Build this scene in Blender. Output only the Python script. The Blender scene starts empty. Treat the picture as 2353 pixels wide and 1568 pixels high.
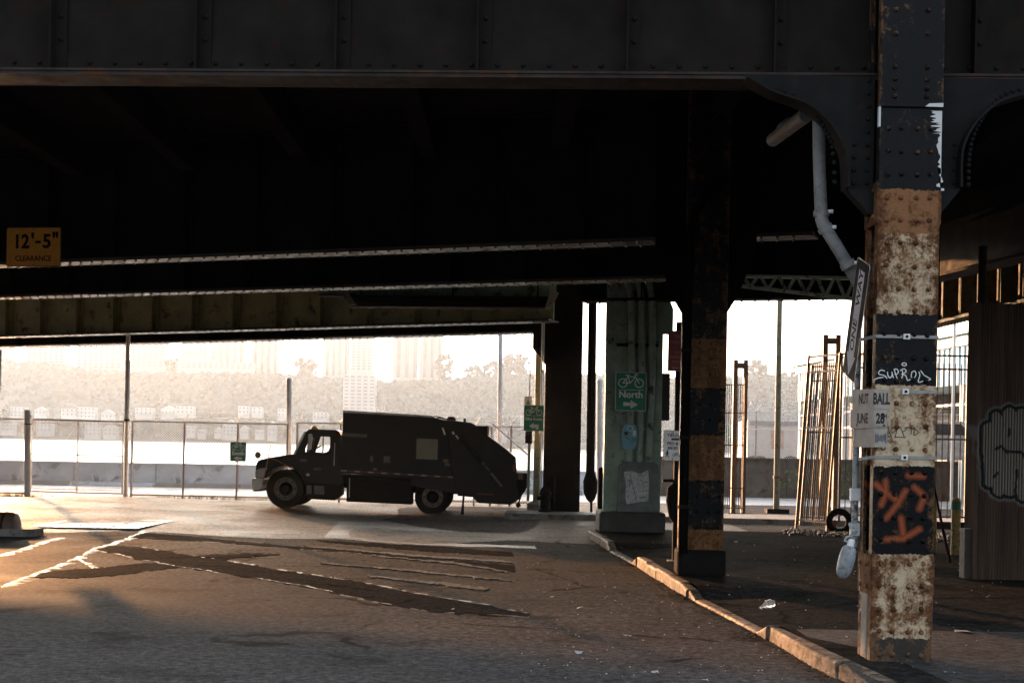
import bpy, bmesh, math, random
from mathutils import Vector, Matrix
from mathutils.geometry import tessellate_polygon

random.seed(7)
R = math.radians
scene = bpy.context.scene
COL = scene.collection

# ------------------------------------------------------------------ camera
EYE, ROLL, FPX = 1.70, 0.019, 3267.0          # eye height, roll of the handheld camera, focal length in px of a 2352 px wide frame
PX, PY = 1176.0, 1023.4                       # optical axis (lens shifted up)
cam = bpy.data.cameras.new('camera')
cam.sensor_width = 36.0
cam.lens = 36.0 * FPX / 2352.0
cam.shift_y = (PY - 784.0) / 2352.0
cam.clip_start = 0.1
cam.clip_end = 9000.0
cam_o = bpy.data.objects.new('camera', cam)
COL.objects.link(cam_o)
c_, s_ = math.cos(ROLL), math.sin(ROLL)
cam_o.matrix_world = Matrix(((c_, -s_, 0, 0), (0, 0, -1, 0), (s_, c_, 0, EYE), (0, 0, 0, 1)))
scene.camera = cam_o

# ------------------------------------------------------------------ sky, sun, exposure
SUN_EL, SUN_AZ = 7.4, -23.0                   # degrees; azimuth from straight ahead, negative = to the left
world = bpy.data.worlds.new('World')
scene.world = world
world.use_nodes = True
wn = world.node_tree
wn.nodes.clear()
sky = wn.nodes.new('ShaderNodeTexSky')
sky.sky_type = 'NISHITA'
sky.sun_disc = False
sky.sun_elevation = R(SUN_EL)
sky.sun_rotation = R(SUN_AZ)
sky.air_density = 0.7
sky.dust_density = 5.0
sky.ozone_density = 1.0
bg = wn.nodes.new('ShaderNodeBackground')
bg.inputs['Strength'].default_value = 0.15
wo = wn.nodes.new('ShaderNodeOutputWorld')
hs_ = wn.nodes.new('ShaderNodeHueSaturation')          # a hazy evening sky is paler than a clear one
hs_.inputs['Saturation'].default_value = 0.5
wn.links.new(sky.outputs[0], hs_.inputs['Color'])
wn.links.new(hs_.outputs[0], bg.inputs[0])
wn.links.new(bg.outputs[0], wo.inputs[0])
sun = bpy.data.lights.new('sun', 'SUN')
sun.energy = 2.2
sun.angle = R(0.6)
sun.color = (1.0, 0.47, 0.19)
sun_o = bpy.data.objects.new('sun', sun)
COL.objects.link(sun_o)
sd = Vector((math.sin(R(SUN_AZ)) * math.cos(R(SUN_EL)), math.cos(R(SUN_AZ)) * math.cos(R(SUN_EL)), math.sin(R(SUN_EL))))
sun_o.rotation_euler = sd.to_track_quat('Z', 'Y').to_euler()
sun_o.location = (0, 0, 60)
scene.view_settings.view_transform = 'Standard'
scene.view_settings.look = 'None'
scene.view_settings.exposure = 2.4
scene.view_settings.gamma = 1.0
scene.view_settings.use_curve_mapping = False
cy = scene.cycles
cy.use_denoising = True
cy.max_bounces = 6
cy.diffuse_bounces = 3
cy.glossy_bounces = 3
cy.transmission_bounces = 6
cy.transparent_max_bounces = 12
cy.volume_bounces = 0
cy.sample_clamp_indirect = 8.0

# ------------------------------------------------------------------ layout helpers
def ray(x, y):
    u, v = (x - PX) / FPX, (PY - y) / FPX
    return u * c_ - v * s_, u * s_ + v * c_
def at(x, y, d):
    a, b = ray(x, y)
    return Vector((a * d, d, EYE + b * d))
def G(x, y, z=0.0):
    a, b = ray(x, y)
    d = (z - EYE) / b
    return Vector((a * d, d, z))
def gz(x, y):
    def ss(t):
        t = max(0.0, min(1.0, t)); return t * t * (3 - 2 * t)
    w = ss((y - 25) / 7.5) * ss((41 - y) / 3.0)
    wx = ss((x + 15) / 4.0) * ss((1.2 - x) / 1.6)
    return -0.0216 * max(-6.0, min(4.0, x + 3.85)) * w * wx

# ------------------------------------------------------------------ mesh helpers
class MB:
    def __init__(s): s.v = []; s.f = []
    def add(s, vs, fs):
        n = len(s.v); s.v += [tuple(p) for p in vs]; s.f += [tuple(i + n for i in f) for f in fs]; return s
    def box(s, a, b):
        x0, y0, z0 = (min(a[i], b[i]) for i in range(3)); x1, y1, z1 = (max(a[i], b[i]) for i in range(3))
        return s.add([(x0,y0,z0),(x1,y0,z0),(x1,y1,z0),(x0,y1,z0),(x0,y0,z1),(x1,y0,z1),(x1,y1,z1),(x0,y1,z1)],
                     [(0,3,2,1),(4,5,6,7),(0,1,5,4),(1,2,6,5),(2,3,7,6),(3,0,4,7)])
    def bar(s, a, b, w, h, up=(0,0,1)):
        a, b = Vector(a), Vector(b); d = (b - a).normalized(); up = Vector(up)
        if abs(d.dot(up)) > 0.98: up = Vector((0, 1, 0)) if abs(d.y) < .9 else Vector((1, 0, 0))
        r = d.cross(up).normalized(); u = r.cross(d).normalized()
        vs = []
        for p in (a, b):
            for i, j in ((-1,-1),(1,-1),(1,1),(-1,1)): vs.append(p + r * (i * w / 2) + u * (j * h / 2))
        return s.add(vs, [(0,1,2,3),(7,6,5,4),(0,4,5,1),(1,5,6,2),(2,6,7,3),(3,7,4,0)])
    def tube(s, pts, r, n=8, cap=True):
        pts = [Vector(p) for p in pts]; rs = r if isinstance(r, (list, tuple)) else [r] * len(pts)
        base = len(s.v); pr = None
        for i, p in enumerate(pts):
            d = (pts[min(i + 1, len(pts) - 1)] - pts[max(i - 1, 0)]).normalized()
            if pr is None:
                pr = d.cross(Vector((0, 0, 1)))
                if pr.length < 0.05: pr = d.cross(Vector((0, 1, 0)))
            pr = (pr - d * pr.dot(d)).normalized(); u = d.cross(pr)
            for k in range(n):
                t = 2 * math.pi * k / n
                s.v.append(tuple(p + (pr * math.cos(t) + u * math.sin(t)) * rs[i]))
        for i in range(len(pts) - 1):
            for k in range(n):
                a = base + i * n + k; b = base + i * n + (k + 1) % n
                s.f.append((a, b, b + n, a + n))
        if cap:
            s.f.append(tuple(base + k for k in reversed(range(n))))
            s.f.append(tuple(base + (len(pts) - 1) * n + k for k in range(n)))
        return s
    def lathe(s, c, prof, n=12):
        c = Vector(c); base = len(s.v)
        for r, z in prof:
            for k in range(n):
                t = 2 * math.pi * k / n; s.v.append((c.x + r * math.cos(t), c.y + r * math.sin(t), c.z + z))
        for i in range(len(prof) - 1):
            for k in range(n):
                a = base + i * n + k; b = base + i * n + (k + 1) % n; s.f.append((a, b, b + n, a + n))
        s.f.append(tuple(base + k for k in reversed(range(n)))); s.f.append(tuple(base + (len(prof) - 1) * n + k for k in range(n)))
        return s
    def prism(s, loops, y0, y1):
        """loops: 2D (x,z) outlines, the first outer, the rest holes; extruded from y0 to y1"""
        loops = [[(p[0], p[1]) for p in l] for l in loops]
        tri = tessellate_polygon([[Vector((p[0], p[1], 0)) for p in l] for l in loops])
        flat = [p for l in loops for p in l]; n = len(flat); base = len(s.v)
        s.v += [(p[0], y0, p[1]) for p in flat] + [(p[0], y1, p[1]) for p in flat]
        for t in tri:
            a, b, c = (flat[i] for i in t)
            cr = (b[0]-a[0])*(c[1]-a[1]) - (b[1]-a[1])*(c[0]-a[0])
            t = tuple(t) if cr > 0 else tuple(reversed(t))
            s.f.append(tuple(base + i for i in t)); s.f.append(tuple(base + n + i for i in reversed(t)))
        o = 0
        for k, l in enumerate(loops):
            m = len(l)
            ar = sum(l[i][0]*l[(i+1)%m][1] - l[(i+1)%m][0]*l[i][1] for i in range(m))
            for i in range(m):
                a, b = base + o + i, base + o + (i + 1) % m
                q = (a, a + n, b + n, b)
                if (ar > 0) != (k == 0): q = tuple(reversed(q))
                s.f.append(tuple(reversed(q)) if False else q)
            o += m
        return s
    def hprism(s, pts, z0, z1):
        """plan polygon (x,y) extruded in z"""
        m = MB().prism([[(p[0], p[1]) for p in pts]], 0, 1)
        return s.add([(v[0], v[2], z0 if v[1] < .5 else z1) for v in m.v], m.f)
    def xform(s, M):
        s.v = [tuple(M @ Vector(p)) for p in s.v]; return s
    def mesh(s, name, mat, smooth=False, org=(0, 0, 0)):
        me = bpy.data.meshes.new(name)
        me.from_pydata([(p[0]-org[0], p[1]-org[1], p[2]-org[2]) for p in s.v], [], s.f)
        me.materials.append(mat)
        bm = bmesh.new(); bm.from_mesh(me); bmesh.ops.recalc_face_normals(bm, faces=bm.faces); bm.to_mesh(me); bm.free()
        if smooth:
            me.polygons.foreach_set('use_smooth', [True] * len(me.polygons))
            try: me.set_sharp_from_angle(angle=R(40))
            except Exception: pass
        me.update()
        return me
    def build(s, name, mat, parent=None, smooth=False, kind=None, bevel=0, label=None):
        org = ORG.get(parent.name, (0, 0, 0)) if parent else (0, 0, 0)
        o = bpy.data.objects.new(name, s.mesh(name, mat, smooth, org))
        COL.objects.link(o)
        if parent: o.parent = parent; ORG[o.name] = org
        if kind: o['kind'] = kind
        if label: o['label'] = label
        if bevel:
            b = o.modifiers.new('edge', 'BEVEL'); b.width = bevel; b.segments = 2; b.limit_method = 'ANGLE'; b.angle_limit = R(40)
        return o

ORG = {}
def tag(o, label, cat=None, group=None, kind=None):
    if label: o['label'] = label
    if cat: o['category'] = cat
    if group: o['group'] = group
    if kind: o['kind'] = kind
    return o
def thing(name, label, cat, loc, rz=0.0, group=None):
    """an Empty at the thing's base; unrotated things take their parts in world coordinates, rotated ones in local coordinates"""
    o = bpy.data.objects.new(name, None); COL.objects.link(o)
    o.location = loc; o.rotation_euler = (0, 0, rz); o.empty_display_size = 0.2
    ORG[o.name] = tuple(loc) if rz == 0.0 else (0, 0, 0)
    return tag(o, label, cat, group)
def piece(name, mesh, parent, loc, rot=None, local=False):
    """one more piece that shares its mesh"""
    o = bpy.data.objects.new(name, mesh); COL.objects.link(o); o.parent = parent
    og = (0, 0, 0) if local else ORG.get(parent.name, (0, 0, 0))
    o.location = (loc[0]-og[0], loc[1]-og[1], loc[2]-og[2])
    if rot is not None: o.rotation_euler = rot
    ORG[o.name] = (0, 0, 0)
    return o
def text2d(body, size, bold=0.0, cx=0.0, cz=0.0, rot=0.0, sx=1.0, y=-0.0005, th=0.0006):
    cu = bpy.data.curves.new('t', 'FONT'); cu.body = body; cu.size = size; cu.align_x = 'CENTER'; cu.align_y = 'CENTER'; cu.offset = bold; cu.resolution_u = 3
    ob = bpy.data.objects.new('t', cu); COL.objects.link(ob)
    me = bpy.data.meshes.new_from_object(ob)
    m = MB(); c, sn = math.cos(rot), math.sin(rot)
    vs = []
    for v in me.vertices:
        a, b = v.co.x * sx, v.co.y
        vs.append((cx + a * c - b * sn, y, cz + a * sn + b * c))
    m.add(vs, [tuple(p.vertices) for p in me.polygons])
    bpy.data.objects.remove(ob); bpy.data.curves.remove(cu); bpy.data.meshes.remove(me)
    return m
def rrect(w, h, r, n=4, cx=0, cz=0):
    p = []
    for sx, sz, a0 in ((1, -1, -90), (1, 1, 0), (-1, 1, 90), (-1, -1, 180)):
        for k in range(n + 1):
            a = R(a0 + 90 * k / n); p.append((cx + sx * (w/2 - r) + r * math.cos(a), cz + sz * (h/2 - r) + r * math.sin(a)))
    return p
def ring(cx, cz, r0, r1, n=24):
    return [[(cx + r1*math.cos(2*math.pi*k/n), cz + r1*math.sin(2*math.pi*k/n)) for k in range(n)],
            [(cx + r0*math.cos(2*math.pi*k/n), cz + r0*math.sin(2*math.pi*k/n)) for k in range(n)]]
def stroke(mb, pts, w, y0, y1):
    """a drawn line in the XZ plane"""
    for i in range(len(pts) - 1):
        a, b = Vector(pts[i]), Vector(pts[i+1]); d = (b - a)
        if d.length < 1e-6: continue
        d.normalize(); n = Vector((-d.y, d.x)) * w / 2; e = d * w * 0.3
        mb.prism([[a - n - e, b - n + e, b + n + e, a + n - e]], y0 - i * 1e-5, y1)
    return mb

# ------------------------------------------------------------------ materials
MATS = {}
class NT:
    def __init__(s, name):
        s.m = bpy.data.materials.new(name); s.m.use_nodes = True; s.t = s.m.node_tree
        s.b = s.t.nodes['Principled BSDF']; s.out = s.t.nodes['Material Output']
        s.tc = s.t.nodes.new('ShaderNodeTexCoord')
    def n(s, kind, **kw):
        nd = s.t.nodes.new('ShaderNode' + kind)
        for k, v in kw.items(): setattr(nd, k, v)
        return nd
    def l(s, a, b): s.t.links.new(a, b)
    def val(s, sock, v):
        if hasattr(v, 'is_linked') or hasattr(v, 'links'): s.l(v, sock)
        else: sock.default_value = v
    def math(s, op, a, b=0.0, c=None, clamp=False):
        nd = s.n('Math', operation=op, use_clamp=clamp); s.val(nd.inputs[0], a); s.val(nd.inputs[1], b)
        if c is not None: s.val(nd.inputs[2], c)
        return nd.outputs[0]
    def noise(s, scale, detail=4, rough=.55, vec=None, dist=0.0):
        nd = s.n('TexNoise'); nd.inputs['Scale'].default_value = scale; nd.inputs['Detail'].default_value = detail
        nd.inputs['Roughness'].default_value = rough; nd.inputs['Distortion'].default_value = dist
        s.l(vec if vec is not None else s.tc.outputs['Object'], nd.inputs['Vector']); return nd.outputs['Fac']
    def ramp(s, fac, stops, interp='LINEAR'):
        nd = s.n('ValToRGB'); cr = nd.color_ramp; cr.interpolation = interp
        while len(cr.elements) < len(stops): cr.elements.new(0.5)
        for e, (p, c) in zip(cr.elements, stops):
            e.position = p; e.color = (*c, 1) if len(c) == 3 else c
        s.l(fac, nd.inputs[0]); return nd.outputs['Color']
    def mix(s, fac, a, b):
        nd = s.n('Mix', data_type='RGBA'); s.val(nd.inputs['Factor'], fac)
        for sk, v in ((nd.inputs['A'], a), (nd.inputs['B'], b)):
            if isinstance(v, tuple): sk.default_value = (*v, 1) if len(v) == 3 else v
            else: s.l(v, sk)
        return nd.outputs['Result']
    def bump(s, h, strength, dist=0.01):
        nd = s.n('Bump'); nd.inputs['Strength'].default_value = strength; nd.inputs['Distance'].default_value = dist
        s.l(h, nd.inputs['Height']); s.l(nd.outputs[0], s.b.inputs['Normal'])
    def mapped(s, scale):
        nd = s.n('Mapping'); nd.inputs['Scale'].default_value = scale; s.l(s.tc.outputs['Object'], nd.inputs['Vector']); return nd.outputs[0]
    def segdist(s, p, a, b):
        """distance in the XZ plane from p to the segment a-b"""
        sp = p
        ax, az = a; bx, bz = b; dx, dz = bx - ax, bz - az; L2 = max(dx*dx + dz*dz, 1e-9)
        px = s.math('SUBTRACT', sp[0], ax); pz = s.math('SUBTRACT', sp[1], az)
        t = s.math('ADD', s.math('MULTIPLY', px, dx / L2), s.math('MULTIPLY', pz, dz / L2), clamp=True)
        ex = s.math('SUBTRACT', px, s.math('MULTIPLY', t, dx)); ez = s.math('SUBTRACT', pz, s.math('MULTIPLY', t, dz))
        return s.math('SQRT', s.math('ADD', s.math('MULTIPLY', ex, ex), s.math('MULTIPLY', ez, ez)))

def mat(name, col, rough=.6, metal=0.0, var=.3, scale=5.0, bump=.15, bscale=70.0, rust=0.0, spec=.5, stain=(0.07, 0.03, 0.014)):
    if name in MATS: return MATS[name]
    t = NT(name); b = t.b
    nz = t.noise(scale, 6, .6)
    lo, hi = tuple(c * (1 - var) for c in col), tuple(min(1, c * (1 + var)) for c in col)
    c = t.ramp(nz, [(.3, lo), (.7, hi)])
    if rust > 0:
        r = t.noise(scale * 1.7, 9, .68, dist=.4)
        msk = t.ramp(r, [(.62 - rust * .35, (0, 0, 0)), (.70 - rust * .3, (1, 1, 1))])
        c = t.mix(msk, c, stain)
    t.l(c, b.inputs['Base Color'])
    rn = t.noise(scale * 2.3, 5, .6)
    t.l(t.ramp(rn, [(.3, (max(.05, rough - .12),) * 3), (.7, (min(1, rough + .12),) * 3)]), b.inputs['Roughness'])
    b.inputs['Metallic'].default_value = metal
    b.inputs['Specular IOR Level'].default_value = spec
    if bump: t.bump(t.noise(bscale, 4, .6), bump, .008)
    MATS[name] = t.m
    return t.m
# ---- special materials
def asphalt_mat(name, base, rough, spec=.5, var=.35, big=.35, tone=(1, 1, 1)):
    t = NT(name); b = t.b
    n1 = t.noise(.55, 5, .62); n2 = t.noise(85, 3, .7); n3 = t.noise(4.5, 6, .65)
    ax = t.noise(1.0, 5, .6, t.mapped((.5, 2.4, 1)))
    f = t.math('ADD', t.math('MULTIPLY', n1, .40), t.math('ADD', t.math('MULTIPLY', n2, .28), t.math('ADD', t.math('MULTIPLY', n3, .14), t.math('MULTIPLY', ax, .18))))
    cs = [tuple(base * k * tone[i] for i in range(3)) for k in (1 - var, 1.0, 1 + var * 1.6)]
    c = t.ramp(f, [(.36, cs[0]), (.5, cs[1]), (.64, cs[2])])
    mo = t.ramp(t.noise(13, 5, .75), [(.36, (.45,) * 3), (.5, (1, 1, 1)), (.66, (1.9,) * 3)])
    mm_ = t.n('Mix', data_type='RGBA', blend_type='MULTIPLY'); mm_.inputs['Factor'].default_value = 1.0; t.l(c, mm_.inputs['A']); t.l(mo, mm_.inputs['B']); c = mm_.outputs['Result']
    sk = t.ramp(t.noise(48, 3, .75), [(.57, (0, 0, 0)), (.70, (1, 1, 1))])                # light stone chips
    c = t.mix(t.math('MULTIPLY', sk, .8), c, tuple(base * 3.2 * k for k in tone))
    dkk = t.ramp(t.noise(33, 3, .7), [(.30, (1, 1, 1)), (.42, (0, 0, 0))])
    c = t.mix(t.math('MULTIPLY', dkk, .75), c, tuple(base * .3 * k for k in tone))
    vo = t.n('TexVoronoi', feature='DISTANCE_TO_EDGE'); vo.inputs['Scale'].default_value = .42
    wv = t.n('Mix', data_type='VECTOR'); wv.inputs['Factor'].default_value = .30
    nv = t.n('TexNoise'); nv.inputs['Scale'].default_value = 1.6; nv.inputs['Detail'].default_value = 6; t.l(t.tc.outputs['Object'], nv.inputs['Vector'])
    t.l(t.tc.outputs['Object'], wv.inputs['A']); t.l(nv.outputs['Color'], wv.inputs['B']); t.l(wv.outputs['Result'], vo.inputs['Vector'])
    crk = t.ramp(vo.outputs['Distance'], [(.004, (1, 1, 1)), (.014, (0, 0, 0))])
    crk = t.math('MULTIPLY', crk, t.ramp(t.noise(.8, 3, .6), [(.48, (0, 0, 0)), (.58, (1, 1, 1))]))
    c = t.mix(t.math('MULTIPLY', crk, .8), c, tuple(base * .15 * k for k in tone))
    st = t.ramp(t.noise(1.1, 4, .55), [(.56, (1, 1, 1)), (.70, (.45, .45, .45))])        # old oil stains
    mx = t.n('Mix', data_type='RGBA', blend_type='MULTIPLY'); mx.inputs['Factor'].default_value = 1.0
    t.l(c, mx.inputs['A']); t.l(st, mx.inputs['B'])
    t.l(mx.outputs['Result'], b.inputs['Base Color'])
    t.l(t.ramp(n1, [(.3, (rough - .10,) * 3), (.7, (rough + .12,) * 3)]), b.inputs['Roughness'])
    h = t.math('ADD', t.math('SUBTRACT', t.math('MULTIPLY', sk, .5), t.math('MULTIPLY', crk, 1.0)), t.math('ADD', t.noise(140, 3, .6), t.math('MULTIPLY', t.noise(9, 4, .6), 1.2)))
    b.inputs['Specular IOR Level'].default_value = spec
    t.bump(h, .22, .005)
    MATS[name] = t.m
    return t.m
M_ROAD = asphalt_mat('asphalt', .094, .68, spec=.0012, tone=(1.05, .98, .92))
M_TAR = asphalt_mat('trench_patch_asphalt', .036, .75, spec=.0002, var=.35)
M_SKYLIT = asphalt_mat('skylit_asphalt', .15, .55, spec=.01, var=.35, tone=(1.10, .97, .82))  # sky reflection on the far road painted as a paler, warmer tone
M_PATCH = asphalt_mat('newer_asphalt', .12, .48, spec=.05)
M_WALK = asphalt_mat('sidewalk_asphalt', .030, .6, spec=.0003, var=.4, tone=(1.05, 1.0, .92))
M_SLAB = asphalt_mat('sidewalk_concrete', .058, .70, spec=.03, var=.25, tone=(1, .98, .95))
M_PROM = asphalt_mat('promenade_concrete', .50, .60, spec=.2, var=.15, tone=(1, .98, .95))
M_KERB = mat('kerb_granite', (.20, .15, .11), .65, spec=.08, var=.6, scale=5, bump=.9, bscale=28, rust=.45, stain=(.055, .040, .028))
M_GLINT = mat('seam_glint_asphalt', (.28, .21, .13), .42, spec=.03, var=.4, scale=12, bump=.12, bscale=60)  # golden tone paints in the glint along the seams
M_PAINTW = mat('worn_road_paint', (.15, .125, .095), .6, spec=.01, var=.5, scale=7, bump=.4, bscale=90, rust=.55, stain=(.05, .045, .04))
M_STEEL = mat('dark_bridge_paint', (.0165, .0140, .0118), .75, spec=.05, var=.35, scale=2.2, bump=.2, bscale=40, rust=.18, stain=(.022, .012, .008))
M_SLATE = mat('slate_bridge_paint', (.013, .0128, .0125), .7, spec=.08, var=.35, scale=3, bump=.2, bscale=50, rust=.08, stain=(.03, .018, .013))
M_OLIVE = mat('shaded_green_bridge_paint', (.30, .30, .155), .55, var=.3, scale=1.6, bump=.1, rust=.2, stain=(.06, .04, .02))  # pale green paint with warm shade mixed into its colour
M_TEAL = mat('pale_green_bridge_paint', (.34, .48, .39), .55, var=.22, scale=2.4, bump=.1, rust=.22, stain=(.10, .07, .045))
M_GREEN = mat('weathered_green_paint', (.33, .42, .33), .58, var=.3, scale=3, bump=.2, rust=.15, stain=(.05, .045, .035))
M_CONC = mat('stained_concrete', (.24, .22, .20), .8, var=.35, scale=3, bump=.4, bscale=40, rust=.25, stain=(.08, .07, .06))
M_SEAW = mat('sea_wall_concrete', (.64, .67, .70), .8, var=.22, scale=1.2, bump=.3, bscale=30, rust=.2, stain=(.18, .18, .17))
M_BRWALL = mat('brown_concrete_wall', (.105, .088, .070), .85, var=.35, scale=1.2, bump=.3, bscale=30, rust=.2)
M_GALV = mat('galvanised_steel', (.72, .71, .69), .5, metal=.0, var=.25, scale=10, bump=.08)
M_WIRE = mat('fence_wire', (.70, .68, .66), .5, metal=.0, var=.2, scale=4, bump=0)
M_RUSTBAR = mat('rusty_steel_bar', (.12, .072, .046), .55, var=.45, scale=7, bump=.3, rust=.3, stain=(.09, .045, .022))
M_PVC = mat('grey_pipe', (.25, .25, .245), .6, spec=.12, var=.25, scale=7, bump=.12, rust=.2, stain=(.16, .15, .13))
M_BLACK = mat('black_rubber', (.007, .007, .007), .85, spec=.1, var=.3, scale=9, bump=.3)
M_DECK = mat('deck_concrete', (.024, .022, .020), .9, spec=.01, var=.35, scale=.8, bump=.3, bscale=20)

# ------------------------------------------------------------------ ground, road
def sheet(name, x0, x1, y0, y1, step, zf, m, label=None):
    mb = MB(); nx, ny = max(1, int((x1 - x0) / step)), max(1, int((y1 - y0) / step))
    for j in range(ny + 1):
        for i in range(nx + 1):
            x = x0 + (x1 - x0) * i / nx; y = y0 + (y1 - y0) * j / ny
            mb.v.append((x, y, zf(x, y)))
    for j in range(ny):
        for i in range(nx):
            a = j * (nx + 1) + i; mb.f.append((a, a + 1, a + nx + 2, a + nx + 1))
    o = mb.build(name, m, smooth=True); tag(o, label, kind='structure'); return o
sheet('ground', -420, 420, -260, 53.2, 20, lambda x, y: -0.02, M_ROAD, 'dark ground around the asphalt street')
def roadz(x, y):
    return gz(x, y) + 0.006 * math.sin(x * .9 + y * .35) * math.sin(y * .55)
sheet('road', -60, 60, -20, 44, .75, roadz, M_ROAD, 'worn asphalt road under the viaduct')
sheet('promenade', -120, 120, 44, 52.6, 4, lambda x, y: 0.0, M_PROM, 'pale concrete strip between fence and sea wall')

# far paving beyond the trench patches, sky brightness in its pale colour, uneven near edge
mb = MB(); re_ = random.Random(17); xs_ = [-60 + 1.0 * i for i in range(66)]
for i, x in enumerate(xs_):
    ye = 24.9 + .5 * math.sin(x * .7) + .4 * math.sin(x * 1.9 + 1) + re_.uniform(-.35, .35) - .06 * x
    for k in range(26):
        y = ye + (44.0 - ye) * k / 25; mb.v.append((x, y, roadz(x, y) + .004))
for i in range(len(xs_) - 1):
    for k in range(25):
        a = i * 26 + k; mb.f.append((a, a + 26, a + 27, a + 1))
tag(mb.build('skylit_road_sheet', M_SKYLIT, smooth=True), 'far paving with bright sky reflection put into its pale colour', kind='structure')
# ---- asphalt patches and trench strips: crop coordinates of the lower left of the picture, put on the ground plane
def gp(cx, cy, z=0.0):
    return G((cx / 1.8915) * .945, (1250 + cy / 1.8915) * .945, z)
rr = random.Random(3)
def strip(name, up, lo, m, z0=.0, z1=.0055):
    """a flat slab between an upper and a lower edge line"""
    a = [gp(*p) for p in up]; b = [gp(*p) for p in lo]
    mb = MB(); n = len(a)
    for i in range(n):
        for p in (a[i], b[i]):
            z = roadz(p.x, p.y); q = p + Vector((rr.uniform(-.05, .05), rr.uniform(-.10, .10), 0))
            mb.v += [(q.x, q.y, z + z1), (q.x, q.y, z - .03)]
    for i in range(n - 1):
        k, l = 4 * i, 4 * (i + 1)
        mb.f += [(k, l, l + 2, k + 2), (k, k + 1, l + 1, l), (k + 2, l + 2, l + 3, k + 3)]
    mb.f += [(0, 2, 3, 1), (4*(n-1), 4*(n-1)+1, 4*(n-1)+3, 4*(n-1)+2)]
    o = mb.build(name, m); return o
def resample(pts, n):
    L = [0]
    for i in range(len(pts) - 1): L.append(L[-1] + (Vector(pts[i+1]) - Vector(pts[i])).length)
    out = []
    for k in range(n):
        t = L[-1] * k / (n - 1)
        for i in range(len(pts) - 1):
            if t <= L[i+1] + 1e-9:
                f = (t - L[i]) / max(1e-9, L[i+1] - L[i]); out.append(tuple(Vector(pts[i]).lerp(Vector(pts[i+1]), f))); break
    return out
def ridge(name, line, w=.07, h=.022, m=None, jag=.35, gaps=.0):
    """a low broken lip along a pavement seam, coloured and shaped for glint"""
    P = [gp(*p) for p in line]
    L = sum((P[i+1] - P[i]).length for i in range(len(P) - 1))
    n = max(6, int(L / .09)); P = [Vector(p) for p in resample([tuple(p) for p in P], n)]
    mb = MB(); off = 0.0; on = True; run = []
    def flush(run):
        if len(run) < 3: return
        base = len(mb.v)
        for i, (p, nn, ww, hh) in enumerate(run):
            e = min(1.0, min(i, len(run) - 1 - i) / 2.0)
            z = roadz(p.x, p.y)
            for t, k in ((-.05, -.4), (0, .8), (.08, 1), (.55, .5), (1, -.05)):      # steep toward the viewer, then falling off gently
                mb.v.append((p.x + nn.x * t * ww, p.y + nn.y * t * ww, z + k * hh * e + .001))
        for i in range(len(run) - 1):
            for k in range(4):
                a = base + 5 * i + k; mb.f.append((a, a + 1, a + 6, a + 5))
    for i, p in enumerate(P):
        d = (P[min(i + 1, n - 1)] - P[max(i - 1, 0)]); d.z = 0; d.normalize(); nn = Vector((-d.y, d.x, 0))
        if nn.y < 0: nn = -nn
        off = off * .7 + rr.uniform(-1, 1) * .05 * jag
        if rr.random() < gaps: flush(run); run = []; continue
        run.append((p + nn * off, nn, w * 1.7 * rr.uniform(.3, 1.3), h * .60 * rr.uniform(.5, 1.3)))
    flush(run)
    return mb.build(name, m or M_GLINT, smooth=True)
A_UP = [(470,140),(640,150),(1000,208),(1300,258),(1660,312),(1960,370),(2230,415),(2420,452)]
A_LO = [(430,160),(640,205),(820,240),(1100,280),(1480,345),(1700,398),(2000,446),(2430,470)]
SEAMS = []
def struct(o, label): return tag(o, label, kind='structure')
struct(strip('trench_patch', resample(A_UP, 90), resample(A_LO, 90), M_TAR), 'long dark trench patch running diagonally across the road')
struct(strip('trench_patch', resample([(200,262),(430,246),(680,221),(830,236)], 60), resample([(170,290),(350,292),(520,279),(838,240)], 60), M_TAR, z1=.0065), 'short dark trench patch meeting the long diagonal patch')
struct(strip('trench_patch', resample([(660,82),(1000,112),(1400,150),(1500,156),(2000,200),(2353,232)], 72), resample([(600,105),(1000,127),(1400,160),(1700,182),(2000,220),(2353,262)], 72), M_TAR, z1=.0065), 'dark trench patch crossing the road beyond the long diagonal one')
struct(strip('trench_patch', resample([(905,190),(1050,180),(1170,180),(1280,184)], 36), resample([(940,195),(1020,210),(1120,198),(1280,187)], 36), M_TAR, z1=.0065), 'small lens shaped dark patch in the brown asphalt')
struct(strip('trench_patch', resample([(1450,118),(1850,138),(2353,172)], 42), resample([(1490,126),(1900,165),(2353,192)], 42), M_TAR, z1=.0065), 'thin dark patch strip farthest along the road')
struct(strip('asphalt_patch', resample([(1560,30),(1900,22),(2400,40)], 10), resample([(1490,108),(1900,140),(2480,160)], 10), M_PATCH, z1=.0065), 'rectangular patch of newer asphalt in front of the truck')
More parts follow.
